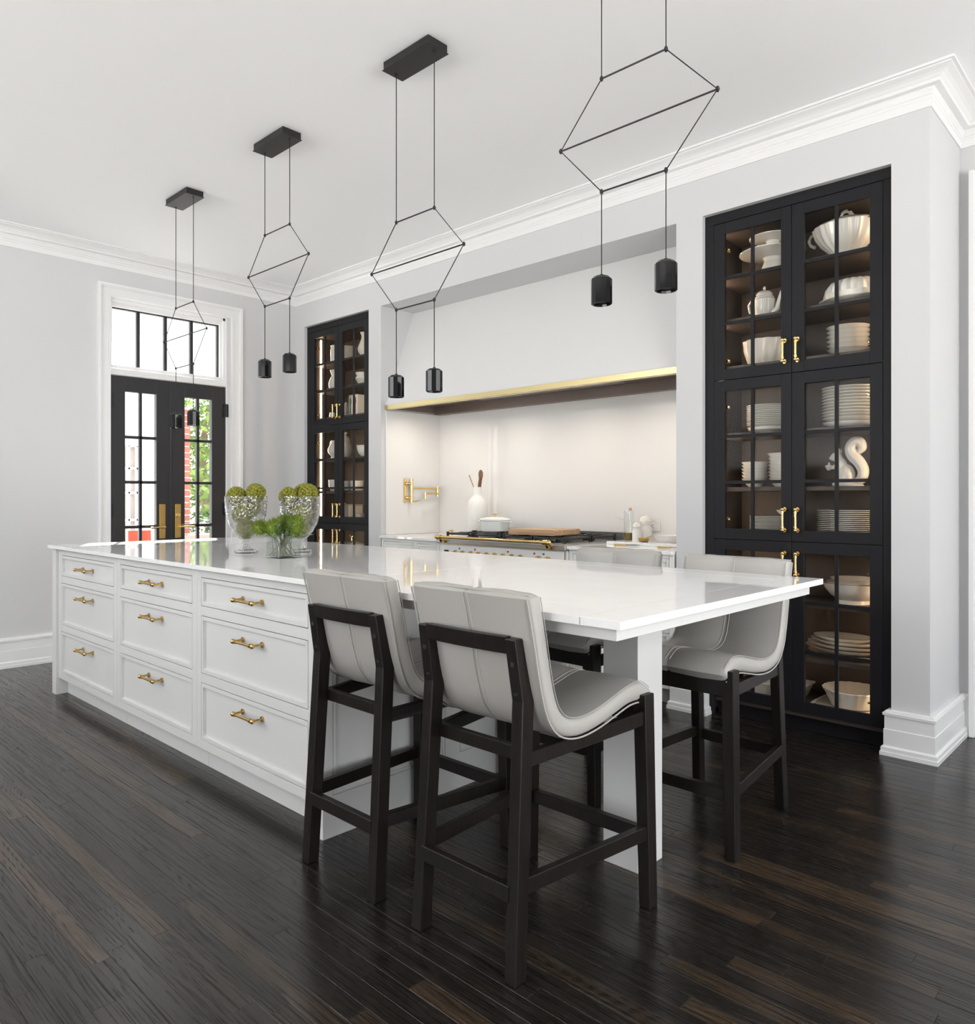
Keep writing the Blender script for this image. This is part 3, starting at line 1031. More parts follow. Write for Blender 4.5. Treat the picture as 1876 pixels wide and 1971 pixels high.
for x_, sg in ((a + 0.090, -1), (b - 0.120, 1)):
    rl.cyl((x_ - 0.018, yr_, zr), (x_ + 0.018, yr_, zr), 0.0165, 16)
    rl.ball((x_ + sg * 0.030, yr_, zr), 0.0155, 12, 8)
    rl.cyl((x_ + sg * 0.016, yr_, zr), (x_ + sg * 0.022, yr_, zr), 0.019, 14)
    rl.tube([(x_, yr_, zr), (x_, yr_ + 0.02, zr - 0.030), (x_, 3.839, zr - 0.030)], [0.010, 0.012, 0.010], 10)
    rl.cyl((x_, 3.832, zr - 0.030), (x_, 3.839, zr - 0.030), 0.017, 14)
rl.build('towel_rail', 'brass', rg)
# oven doors
for (x0, x1) in ((a + 0.03, -3.48), (-3.46, b - 0.03)):
    od = MB().box(x0, x1, 3.852, 3.868, 0.15, 0.735).build('oven_door', 'enamel', rg, bevel=0.004, seg=2)
    MB().cyl((x0 + 0.05, 3.81, 0.69), (x1 - 0.05, 3.81, 0.69), 0.010).cyl((x0 + 0.07, 3.81, 0.69), (x0 + 0.07, 3.853, 0.69), 0.008).cyl((x1 - 0.07, 3.81, 0.69), (x1 - 0.07, 3.853, 0.69), 0.008).build('oven_handle', 'brass', od)
# grates and burners
gw = (b - a - 0.08) / 4
gproto = None
for k in range(4):
    gx0 = a + 0.04 + k * gw
    for j, gy in enumerate((3.90, 4.20)):
        g = MB()
        x0, x1, y0, y1 = gx0 + 0.006, gx0 + gw - 0.006, gy, gy + 0.285
        zt0, zt1 = 0.940, 0.955
        t2 = 0.007
        g.box(x0, x1, y0, y0 + 2 * t2, zt0, zt1 - 0.003).box(x0, x1, y1 - 2 * t2, y1, zt0, zt1 - 0.003)
        g.box(x0, x0 + 2 * t2, y0, y1, zt0, zt1 - 0.003).box(x1 - 2 * t2, x1, y0, y1, zt0, zt1 - 0.003)
        xc, yc = (x0 + x1) / 2, (y0 + y1) / 2
        for (p, q) in (((x0, yc), (xc - 0.035, yc)), ((x1, yc), (xc + 0.035, yc))):
            g.box(p[0], q[0], yc - t2, yc + t2, zt0, zt1)
        for (p, q) in ((y0, yc - 0.035), (y1, yc + 0.035)):
            g.box(xc - t2, xc + t2, p, q, zt0, zt1)
        for sx in (-1, 1):
            for sy in (-1, 1):
                g.tube([(xc + sx * 0.035, yc + sy * 0.035, (zt0 + zt1) / 2), (xc + sx * (gw / 2 - 0.012), yc + sy * 0.13, (zt0 + zt1) / 2)], 0.008, 4, smooth=False)
        for sx in (x0, x1 - 2 * t2):
            for sy in (y0, y1 - 2 * t2):
                g.box(sx, sx + 2 * t2, sy, sy + 2 * t2, 0.916, zt0 + 0.003)
                g.box(sx - 0.002, sx + 2 * t2 + 0.002, sy, sy + 2 * t2, zt1 - 0.004, zt1 + 0.006)
        go = g.build('grate', 'iron', rg, bevel=0.001)
        MB().lathe([(0.045, 0.9165), (0.045, 0.924), (0.036, 0.926), (0.036, 0.933), (0.030, 0.936), (0.001, 0.937)], (xc, yc, 0), 20).build('burner', 'iron', rg)

# ------------------------------------------------------------------ pot filler on the niche side
pf = thing('pot_filler', 'polished brass folding pot-filler tap on the niche side wall', 'tap', (NICHE[0] + 0.013, 4.17, 1.17))
xs = NICHE[0] + 0.013
MB().box(xs, xs + 0.008, 4.142, 4.168, 1.172, 1.378).build('wall_plate', 'brass', pf, bevel=0.002)
p = MB().cyl((xs + 0.040, 4.196, 1.170), (xs + 0.040, 4.196, 1.380), 0.0125, 18)
for z_ in (1.215, 1.335):
    p.cyl((xs + 0.004, 4.158, z_), (xs + 0.045, 4.194, z_), 0.011)
    p.ball((xs + 0.014, 4.168, z_), 0.017, 12, 8)
for z_ in (1.19, 1.262, 1.31, 1.362):
    p.cyl((xs + 0.040, 4.196, z_), (xs + 0.040, 4.196, z_ + 0.005), 0.0145, 18)
p.build('column', 'brass', pf)
MB().cyl((xs + 0.046, 4.20, 1.298), (xs + 0.046, 4.506, 1.298), 0.0095, 14).cyl((xs + 0.046, 4.49, 1.225), (xs + 0.046, 4.49, 1.312), 0.0125, 16).build('upper_arm', 'brass', pf)
MB().cyl((xs + 0.052, 4.492, 1.250), (xs + 0.070, 4.318, 1.250), 0.0080, 14).cyl((xs + 0.070, 4.325, 1.205), (xs + 0.070, 4.325, 1.262), 0.0125, 16).build('spout_arm', 'brass', pf)
MB().tube([(xs + 0.05, 4.205, 1.182), (xs + 0.06, 4.225, 1.182), (xs + 0.065, 4.268, 1.190)], [0.006, 0.005, 0.0055], 10).build('lever', 'brass', pf)
# small brass valve standing on the worktop corner
vv = MB().lathe([(0.024, 0), (0.024, 0.006), (0.010, 0.009), (0.009, 0.024), (0.016, 0.028), (0.016, 0.036), (0.006, 0.040)], (0, 0, 0), 18)
vv.box(-0.026, 0.026, -0.005, 0.005, 0.026, 0.034)
vv.v = [(v[0] - 4.60, v[1] + 4.40, v[2] + ZW) for v in vv.v]
tag(vv.build('valve_knob', 'brass', None, (-4.60, 4.40, ZW)), 'small brass valve knob on the worktop left of the range', 'valve')

# ------------------------------------------------------------------ things on and beside the range
GT = 0.955
cr = [(0.001, 0), (0.080, 0), (0.084, 0.006), (0.085, 0.05), (0.085, 0.205), (0.080, 0.235), (0.066, 0.262), (0.050, 0.278), (0.040, 0.290), (0.036, 0.302), (0.036, 0.362), (0.032, 0.362), (0.031, 0.300), (0.001, 0.280)]
tag(MB().lathe(cr, (-4.272, 4.38, GT - 0.015), 36).build('utensil_bottle', 'ceramic_matte', None, (-4.272, 4.38, GT - 0.015)), 'tall matte white bottle vase holding wooden spoons', 'vase')
ct = (-4.272, 4.38)


def utensil(name, label, pts, r, bowl=None, m='walnut', cat='spoon'):
    t = MB().tube(pts, r, 10, flat=(1, 1))
    if bowl:
        t.ball(bowl[0], bowl[1], 16, 10, bowl[2])
    o = t.build(name, m, None, pts[0])
    tag(o, label, cat)
    return o


zt = GT - 0.015
utensil('chopstick', 'slim pale wooden stick leaning left in the white bottle', [(ct[0] - 0.004, ct[1], zt + 0.285), (ct[0] - 0.075, ct[1] - 0.02, zt + 0.46)], [0.004, 0.0055], None, 'maple', 'utensil')
utensil('wooden_spoon', 'round-bowled walnut spoon in the white bottle', [(ct[0] + 0.004, ct[1] - 0.006, zt + 0.285), (ct[0] + 0.026, ct[1] - 0.01, zt + 0.40), (ct[0] + 0.040, ct[1] - 0.012, zt + 0.44)], [0.006, 0.006, 0.008], ((ct[0] + 0.048, ct[1] - 0.012, zt + 0.462), 0.040, (0.62, 0.28, 1.0)))
utensil('wooden_spatula', 'flat walnut spatula behind the spoon in the white bottle', [(ct[0] + 0.008, ct[1] + 0.012, zt + 0.285), (ct[0] + 0.016, ct[1] + 0.02, zt + 0.42), (ct[0] + 0.02, ct[1] + 0.022, zt + 0.485)], [0.006, 0.012, 0.017], None)

pc = (-3.935, 4.225, GT)
po = thing('dutch_oven', 'round white enamel casserole with lid and brass knob on the range', 'pot', pc)
MB().lathe([(0.001, 0), (0.098, 0), (0.108, 0.008), (0.114, 0.082), (0.118, 0.086), (0.118, 0.090), (0.110, 0.090), (0.103, 0.012), (0.001, 0.01)], pc, 40).build('pot_body', 'pale_pot', po)
lid = MB().lathe([(0.119, 0.0905), (0.119, 0.096), (0.105, 0.103), (0.06, 0.112), (0.018, 0.116), (0.001, 0.116)], pc, 40).build('lid', 'ceramic_matte', po)
MB().lathe([(0.013, 0.115), (0.007, 0.120), (0.007, 0.126), (0.019, 0.135), (0.018, 0.139), (0.001, 0.140)], pc, 20).build('knob', 'brass', lid)
for sg in (1, -1):
    MB().tube([(pc[0] + sg * 0.110, pc[1] - 0.038, GT + 0.078), (pc[0] + sg * 0.138, pc[1] - 0.030, GT + 0.078), (pc[0] + sg * 0.145, pc[1], GT + 0.078), (pc[0] + sg * 0.138, pc[1] + 0.030, GT + 0.078), (pc[0] + sg * 0.110, pc[1] + 0.038, GT + 0.078)], 0.007, 8, flat=(0.6, 1.2)).build('handle', 'pale_pot', po)

cb = MB().box(-3.53, -3.145, 3.925, 4.255, GT + 0.004, GT + 0.045)
cb = cb.build('cutting_board', 'maple', None, (-3.34, 4.09, GT + 0.004), bevel=0.006, seg=2)
tag(cb, 'thick wooden butcher-block board lying across the range grates', 'cutting board')
cb.rotation_euler = (0, 0, math.radians(4))

tr = MB().box(-2.905, -2.275, 4.22, 4.50, ZW + 0.0, ZW + 0.020).build('serving_board', 'quartz', None, (-2.6, 4.36, ZW), bevel=0.003, seg=2)
tag(tr, 'long white marble board beside the range', 'board')
ZT = ZW + 0.020
ob_ = thing('oil_bottle', 'clear cylindrical glass bottle with olive oil and a cork', 'bottle', (-2.845, 4.40, ZT))
oc = (-2.845, 4.40, ZT)
MB().lathe([(0.001, 0), (0.032, 0), (0.033, 0.003), (0.033, 0.200), (0.031, 0.2025), (0.014, 0.2035)], oc, 28).build('glass_body', 'vase_glass', ob_)
MB().lathe([(0.001, 0.003), (0.0315, 0.003), (0.0315, 0.052), (0.001, 0.052)], oc, 28).build('oil', 'oil', ob_)
MB().lathe([(0.010, 0.204), (0.011, 0.222), (0.001, 0.2222)], (oc[0] + 0.012, oc[1], oc[2]), 14).build('cork', 'cork', ob_)
MB().tube([(oc[0] - 0.031, oc[1] - 0.008, ZT + 0.14), (oc[0] - 0.065, oc[1] - 0.03, ZT + 0.155), (oc[0] - 0.088, oc[1] - 0.045, ZT + 0.166)], [0.004, 0.003, 0.0025], 8).build('spout', 'vase_glass', ob_)


def mill(name, label, c, s):
    t = thing(name, label, 'mill', c)
    MB().lathe([(0.001, 0), (0.033 * s, 0), (0.033 * s, 0.068 * s), (0.027 * s, 0.078 * s), (0.026 * s, 0.088 * s)], c, 26).build('body', 'ceramic_matte', t)
    MB().lathe([(0.029 * s, 0.0885 * s), (0.029 * s, 0.098 * s), (0.031 * s, 0.100 * s), (0.030 * s, 0.112 * s), (0.022 * s, 0.124 * s), (0.010 * s, 0.130 * s), (0.001, 0.131 * s)], c, 26).build('cap', 'ceramic', t)
    return t


mill('salt_mill', 'short white rounded mill in front of the taller mill', (-2.762, 4.37, ZT), 0.95)
mill('pepper_mill', 'taller white rounded mill behind the brass bowl', (-2.752, 4.462, ZT), 1.28)
bw = thing('pinch_bowl', 'tiny brass bowl with a little spoon on the marble board', 'bowl', (-2.665, 4.30, ZT))
MB().lathe([(0.001, 0.001), (0.026, 0.0), (0.035, 0.010), (0.038, 0.026), (0.036, 0.026), (0.032, 0.010), (0.001, 0.005)], (-2.665, 4.30, ZT), 24).build('bowl_body', 'brass_aged', bw)
MB().tube([(-2.665, 4.30, ZT + 0.02), (-2.630, 4.30, ZT + 0.034), (-2.602, 4.30, ZT + 0.045)], [0.004, 0.002, 0.003], 8).build('spoon', 'brass', bw)
tag(MB().lathe([(0.001, 0), (0.068, 0), (0.074, 0.006), (0.089, 0.044), (0.086, 0.044), (0.070, 0.008), (0.001, 0.006)], (-2.545, 4.40, ZT), 32).build('shallow_dish', 'ceramic_matte', None, (-2.545, 4.40, ZT)), 'shallow white dish standing under the wall socket', 'dish')
for (nm, lab, x0, x1, y0, dz) in (('cheese_knife', 'short dark-bladed brass knife lying left in front of the marble board', -2.795, -2.62, 4.15, 0.0), ('cheese_fork', 'brass-handled serving fork lying right in front of the marble board', -2.46, -2.285, 4.13, 0.0)):
    t = thing(nm, lab, 'cutlery', (x0, y0, ZW))
    MB().tube([(x0, y0, ZW + 0.006), (x0 + 0.06, y0 + 0.006, ZW + 0.006), ((x0 + x1) / 2, y0 + 0.01, ZW + 0.006)], [0.006, 0.0045, 0.005], 8).build('handle', 'brass', t)
    MB().tube([((x0 + x1) / 2 - 0.003, y0 + 0.01, ZW + 0.006), (x1 - 0.03, y0 + 0.02, ZW + 0.006), (x1, y0 + 0.026, ZW + 0.007)], [0.005, 0.007, 0.003], 8, flat=(0.45, 1.4)).build('blade', 'metal_black' if nm == 'cheese_knife' else 'brass', t)
so = thing('wall_socket', 'white double wall socket on the cream splashback', 'socket', (-2.74, YBK - 0.014, 1.03))
MB().box(-2.815, -2.69, YBK - 0.0205, YBK - 0.0139, 0.985, 1.060).build('plate', 'plastic', so, bevel=0.003, seg=2)
MB().box(-2.800, -2.735, YBK - 0.0225, YBK - 0.0200, 1.002, 1.043).build('outlet', 'plastic', so, bevel=0.001)
sl = MB()
for x_ in (-2.785, -2.752):
    sl.box(x_ - 0.001, x_ + 0.007, YBK - 0.0230, YBK - 0.0224, 1.030, 1.033).box(x_ - 0.001, x_ + 0.007, YBK - 0.0230, YBK - 0.0224, 1.012, 1.015).cyl((x_ - 0.007, YBK - 0.0230, 1.022), (x_ - 0.007, YBK - 0.0224, 1.022), 0.003, 8)
sl.build('slots', 'dark', so)

# ------------------------------------------------------------------ island: three drawer units, worktop, table end
ZI = 0.923
YFc = 1.549
U = (('white three-drawer island unit at the french-door end', -5.132, -4.194, -5.076, -4.240, 'L'),
     ('middle white three-drawer unit of the island front', -4.194, -3.266, -4.150, -3.313, None),
     ('white three-drawer island unit next to the table and stools', -3.266, -2.335, -3.227, -2.378, 'R'))
ROWS = ((0.739, 0.862, 0.799), (0.441, 0.692, 0.630), (0.143, 0.395, 0.333))
YB2 = 2.62
for (lab, xa, xb, oa, ob2, end) in U:
    t = thing('drawer_unit', lab, 'cabinet', ((xa + xb) / 2, YFc, 0))
    xa2, xb2 = xa + 0.0006, xb - 0.0006
    f = MB()
    f.box(xa2, oa, YFc, YFc + 0.022, 0.103, ZI - 0.0205).box(ob2, xb2, YFc, YFc + 0.022, 0.103, ZI - 0.0205)
    for z0, z1 in ((0.103, 0.1405), (0.3975, 0.4385), (0.6945, 0.7365), (0.8645, ZI - 0.0205)):
        f.box(oa, ob2, YFc + 0.0002, YFc + 0.022, z0, z1)
    f.build('face_frame', 'island', t, bevel=0.0008)
    MB().box(xa2, xb2, YFc + 0.03, YB2, 0.103, ZI - 0.0205).build('carcass', 'island', t)
    MB().box(xa2, xb2, 1.603, 2.55, 0.0, 0.1028).build('toe_kick', 'island', t)
    for (z0, z1, hz) in ROWS:
        a0, a1 = oa + 0.003, ob2 - 0.003
        z0, z1 = z0 + 0.0006, z1 - 0.0006
        d = MB().box(a0, a1, YFc + 0.012, YFc + 0.026, z0, z1)
        wd = 0.017
        d.box(a0, a0 + wd, YFc, YFc + 0.0135, z0, z1).box(a1 - wd, a1, YFc, YFc + 0.0135, z0, z1)
        d.box(a0 + wd, a1 - wd, YFc, YFc + 0.0135, z0, z0 + wd).box(a0 + wd, a1 - wd, YFc, YFc + 0.0135, z1 - wd, z1)
        d.box(a0 + wd, a0 + wd + 0.004, YFc + 0.006, YFc + 0.0135, z0 + wd, z1 - wd).box(a1 - wd - 0.004, a1 - wd, YFc + 0.006, YFc + 0.0135, z0 + wd, z1 - wd)
        d.box(a0 + wd + 0.004, a1 - wd - 0.004, YFc + 0.006, YFc + 0.0135, z0 + wd, z0 + wd + 0.004).box(a0 + wd + 0.004, a1 - wd - 0.004, YFc + 0.006, YFc + 0.0135, z1 - wd - 0.004, z1 - wd)
        do = d.build('drawer', 'island', t, bevel=0.0008)
        pull('pull', do, ((oa + ob2) / 2 + (0.005 if end else 0.0), YFc + 0.012, hz), (1, 0, 0), (0, -1, 0), 0.077, 0.046, 0.0060, 'brass_pull')
    if end == 'L':
        MB().box(-5.200, -5.1325, 1.534, YB2, 0.0, ZI - 0.0205).build('end_panel', 'island', t, bevel=0.001)
    if end == 'R':
        e = MB().box(-2.3345, -2.272, 1.534, YB2, 0.0, ZI - 0.0205)
        # raised frame round two recessed end panels
        e.box(-2.273, -2.263, 1.534, 1.577, 0.0, ZI - 0.0205).box(-2.273, -2.263, 2.13, 2.214, 0.148, ZI - 0.06).box(-2.273, -2.263, 2.578, YB2, 0.0, ZI - 0.0205)
        e.box(-2.273, -2.263, 1.577, 2.578, 0.0, 0.148).box(-2.273, -2.263, 1.577, 2.578, ZI - 0.06, ZI - 0.0205)
        ep = e.build('end_panel', 'island', t, bevel=0.0008)
        for (y0, y1) in ((1.579, 2.128), (2.216, 2.576)):
            q = MB().box(-2.2725, -2.2635, y0, y0 + 0.012, 0.150, ZI - 0.062).box(-2.2725, -2.2635, y1 - 0.012, y1, 0.150, ZI - 0.062)
            q.box(-2.2725, -2.2635, y0 + 0.012, y1 - 0.012, 0.150, 0.162).box(-2.2725, -2.2635, y0 + 0.012, y1 - 0.012, ZI - 0.074, ZI - 0.062)
            q.box(-2.2722, -2.268, y0 + 0.012, y1 - 0.012, 0.162, ZI - 0.074)
            q.build('panel', 'island', ep, bevel=0.0006)

IX0, IX1, IY0, IY1, JX = -5.215, -1.002, 1.512, 2.832, -2.262
wt = thing('island_worktop', 'long glossy white stone worktop over the island drawers', 'worktop', (-3.7, 2.17, ZI - 0.02))
MB().box(IX0, -5.150, IY0, IY1, ZI - 0.02, ZI).build('end_strip', 'quartz', wt, bevel=0.001)
MB().box(-5.149, JX - 0.0008, IY0, IY1, ZI - 0.02, ZI).build('slab', 'quartz', wt, bevel=0.001)
MB().box(-5.19, JX - 0.0002, IY0 + 0.004, IY1 - 0.004, ZI - 0.0195, ZI - 0.0004).build('seam_fill', 'filler', wt)
tb = thing('dining_table', 'white stone table end joined to the island on one square leg', 'table', (-1.65, 2.17, 0))
gp = 0.0013
MB().box(JX + 0.0008, -1.121 - gp, 1.637 + gp, 2.690 - gp, ZI - 0.02, ZI).build('table_slab', 'quartz', tb, bevel=0.0003)
MB().box(JX + 0.0008, -1.121 - gp, IY0, 1.637 - gp, ZI - 0.02, ZI).build('border_strip', 'quartz', tb, bevel=0.0003)
MB().box(JX + 0.0008, -1.121 - gp, 2.690 + gp, IY1, ZI - 0.02, ZI).build('border_strip', 'quartz', tb, bevel=0.0003)
MB().box(-1.121 + gp, IX1, IY0, IY1, ZI - 0.02, ZI).build('end_strip', 'quartz', tb, bevel=0.0003)
MB().box(JX + 0.0, -1.03, IY0 + 0.004, IY1 - 0.03, ZI - 0.0195, ZI - 0.0004).build('seam_fill', 'filler', tb)
ap = MB().box(-2.2605, -1.037, 1.550, 1.60, 0.867, ZI - 0.02).box(-2.2605, -1.037, 2.745, 2.795, 0.867, ZI - 0.02).box(-1.087, -1.037, 1.60, 2.745, 0.867, ZI - 0.02)
ap.box(-2.2605, -1.087, 1.60, 2.745, 0.880, ZI - 0.02)
ap.box(-1.9, -1.2, 2.05, 2.30, 0.850, 0.881)
ap.build('apron', 'island', tb, bevel=0.001)
MB().box(-1.459, -1.324, 2.101, 2.252, 0.0, 0.867).build('leg', 'island', tb, bevel=0.0012)

# ------------------------------------------------------------------ counter stools


def catmull(pts, k=4):
    out = []
    P = [Vector(p) for p in pts]
    for i in range(len(P) - 1):
        p0 = P[max(i - 1, 0)]
        p1, p2 = P[i], P[i + 1]
        p3 = P[min(i + 2, len(P) - 1)]
        for j in range(k):
            t = j / k
            out.append(0.5 * ((2 * p1) + (-p0 + p2) * t + (2 * p0 - 5 * p1 + 4 * p2 - p3) * t * t + (-p0 + 3 * p1 - 3 * p2 + p3) * t ** 3))
    out.append(P[-1])
    return out


OUTER = [(0.018, 0.966), (0.030, 0.92), (0.047, 0.85), (0.062, 0.78), (0.078, 0.715), (0.100, 0.655), (0.135, 0.610), (0.185, 0.585), (0.250, 0.576), (0.330, 0.583), (0.410, 0.600), (0.480, 0.614), (0.540, 0.612), (0.580, 0.600)]
INNER = [(0.074, 0.968), (0.086, 0.92), (0.102, 0.85), (0.116, 0.78), (0.131, 0.722), (0.150, 0.675), (0.178, 0.645), (0.222, 0.631), (0.275, 0.630), (0.340, 0.640), (0.410, 0.657), (0.480, 0.672), (0.540, 0.673), (0.590, 0.645)]


def make_stool():
    t = thing('counter_stool', 'stool', 'stool', (0, 0, 0), 'grey leather counter stools')
    oc, ic = catmull([(0, *p) for p in OUTER], 3), catmull([(0, *p) for p in INNER], 3)
    n = len(oc)
    hw = 0.222
    xs = [-hw, -hw + 0.008, -hw + 0.022, -0.12, -0.012, -0.004, 0.004, 0.012, 0.12, hw - 0.022, hw - 0.008, hw]
    sq = [0.012, 0.004, 0.0, -0.004, 0.0, 0.0035, 0.0035, 0.0, -0.004, 0.0, 0.004, 0.012]
    s = MB()
    rows = []
    for x_, q in zip(xs, sq):
        ring = []
        for i in range(n):
            o_, i_ = oc[i], ic[i]
            d = (i_ - o_)
            d = d / d.length
            ring.append((x_, o_.y + d.y * q, o_.z + d.z * q))
        last = (oc[-1] + ic[-1]) / 2
        ring.append((x_, 0.599 - q * 0.8, 0.622))
        for i in reversed(range(n)):
            o_, i_ = oc[i], ic[i]
            d = (i_ - o_)
            d = d / d.length
            ring.append((x_, i_.y - d.y * q, i_.z - d.z * q))
        ring.append((x_, 0.058, 0.977 - q * 0.8))
        ring.append((x_, 0.032, 0.977 - q * 0.8))
        rows.append(ring)
    m = len(rows[0])
    vs = [v for r in rows for v in r]
    fs = []
    for i in range(len(rows) - 1):
        for j in range(m):
            fs.append((i * m + j, i * m + (j + 1) % m, (i + 1) * m + (j + 1) % m, (i + 1) * m + j))
    s.add(vs, fs, True)
    # side cheeks as strips between the two curves
    for k in (0, len(rows) - 1):
        r = rows[k]
        cf = []
        for i in range(n - 1):
            j0, j1 = 2 * n - i, 2 * n - i - 1
            cf.append((i, i + 1, j1, j0))
        cf.append((n - 1, n, n + 1))
        cf.append((0, 2 * n, 2 * n + 1, 2 * n + 2))
        s.add(r, cf if k else [tuple(reversed(f)) for f in cf], True)
    sh = s.build('seat_shell', 'leather', t, angle=50)
    sh['label'] = 'grey leather curved seat and back'
    # piping round both edges and the double seam down the middle
    for sx in (-1, 1):
        path = [(sx * (hw - 0.004), p.y + 0.002, p.z - 0.002) for p in oc]
        MB().tube(path, 0.0026, 6).build('piping', 'leather', sh)
        path = [(sx * (hw - 0.006), p.y, p.z) for p in ic]
        MB().tube(path, 0.0013, 6).build('piping', 'leather', sh)
        path = [(sx * 0.0085, p.y - 0.0004, p.z) for p in oc]
        MB().tube(path, 0.0010, 4).build('seam', 'stitch', sh)
        path = [(sx * 0.0085, p.y, p.z + 0.0006) for p in ic]
        MB().tube(path, 0.0010, 4).build('seam', 'stitch', sh)
    MB().tube([(-hw + 0.004, 0.030, 0.974), (-0.1, 0.028, 0.976), (0.1, 0.028, 0.976), (hw - 0.004, 0.030, 0.974)], 0.0026, 6).build('piping', 'leather', sh)
    # back legs, kinked where they meet the shell
    for sx in (-1, 1):
        def sec(y0, y1, z, xo, th=0.037):
            xi = xo - th
            return [(sx * xi, y0, z), (sx * xo, y0, z), (sx * xo, y1, z), (sx * xi, y1, z)]
        s0, s1, s2 = sec(0.000, 0.044, 0.0, 0.196), sec(0.040, 0.086, 0.700, 0.187), sec(0.014, 0.052, 0.862, 0.183)
        g = MB()
        vs = s0 + s1 + s2
        fs = [(3, 2, 1, 0), (8, 9, 10, 11)]
        for b0 in (0, 4):
            for k in range(4):
                fs.append((b0 + k, b0 + (k + 1) % 4, b0 + 4 + (k + 1) % 4, b0 + 4 + k))
        g.add(vs, fs)
        lg = g.build('back_leg', 'stool_wood', t, bevel=0.003, seg=2)
        for (yy, zz) in ((0.0265, 0.797), (0.0395, 0.722)):
            MB().cyl((sx * 0.166, yy - 0.0030, zz), (sx * 0.166, yy + 0.006, zz), 0.0075, 14).build('bolt', 'steel_dark', lg)
        g = MB()
        g.hexa([(sx * 0.212, 0.540, 0), (sx * 0.250, 0.540, 0), (sx * 0.250, 0.583, 0), (sx * 0.212, 0.583, 0)],
               [(sx * 0.198, 0.528, 0.634), (sx * 0.240, 0.528, 0.634), (sx * 0.240, 0.580, 0.634), (sx * 0.198, 0.580, 0.634)])
        g.build('front_leg', 'stool_wood', t, bevel=0.003, seg=2)
        g = MB().hexa([(sx * 0.160, 0.06, 0.528), (sx * 0.184, 0.06, 0.528), (sx * 0.236, 0.54, 0.545), (sx * 0.212, 0.54, 0.545)],
                      [(sx * 0.160, 0.06, 0.566), (sx * 0.184, 0.06, 0.566), (sx * 0.236, 0.54, 0.587), (sx * 0.212, 0.54, 0.587)])
        g.build('seat_rail', 'stool_wood', t, bevel=0.002)
        g = MB().hexa([(sx * 0.166, 0.030, 0.214), (sx * 0.190, 0.030, 0.214), (sx * 0.244, 0.550, 0.206), (sx * 0.220, 0.550, 0.206)],
                      [(sx * 0.166, 0.030, 0.255), (sx * 0.190, 0.030, 0.255), (sx * 0.244, 0.550, 0.247), (sx * 0.220, 0.550, 0.247)])
        g.build('side_stretcher', 'stool_wood', t, bevel=0.002)
    g = MB()
    N_ = 8
    pr, prv = [], None
    for k in range(N_ + 1):
        x_ = -0.150 + 0.300 * k / N_
        bow = -0.008 * (1 - (x_ / 0.15) ** 2)
        pr.append([(x_, 0.020 + bow, 0.822), (x_, 0.044 + bow, 0.822), (x_, 0.036 + bow, 0.866), (x_, 0.013 + bow, 0.866)])
    vs = [v for r in pr for v in r]
    fs = []
    for k in range(N_):
        for j in range(4):
            fs.append((k * 4 + j, k * 4 + (j + 1) % 4, (k + 1) * 4 + (j + 1) % 4, (k + 1) * 4 + j))
    fs += [(3, 2, 1, 0), tuple(N_ * 4 + j for j in range(4))]
    g.add(vs, fs)
    g.build('back_rail', 'stool_wood', t, bevel=0.0015)
    MB().box(-0.166, 0.166, 0.010, 0.034, 0.197, 0.239).build('back_stretcher', 'stool_wood', t, bevel=0.002)
    MB().box(-0.215, 0.215, 0.548, 0.574, 0.190, 0.232).build('footrest', 'stool_wood', t, bevel=0.002)
    MB().box(-0.205, 0.205, 0.548, 0.574, 0.545, 0.605).build('front_rail', 'stool_wood', t, bevel=0.002)
    MB().box(-0.165, 0.165, 0.070, 0.092, 0.535, 0.572).build('rear_rail', 'stool_wood', t, bevel=0.002)
    return t


st = make_stool()
place(st, (-1.430, 1.398, 0), 0.0, 'grey leather counter stool at the open table end, on the drawer side')
place(copy_tree(st), (-1.992, 1.399, 0), 0.0, 'grey leather counter stool on the drawer side, tucked against the drawer unit')
place(copy_tree(st), (-1.378, 2.968, 0), PI, 'grey leather counter stool at the open table end, its back to the tall cabinet')
place(copy_tree(st), (-1.975, 3.012, 0), PI, 'grey leather counter stool on the range side, beside the island base')

# ------------------------------------------------------------------ pendants


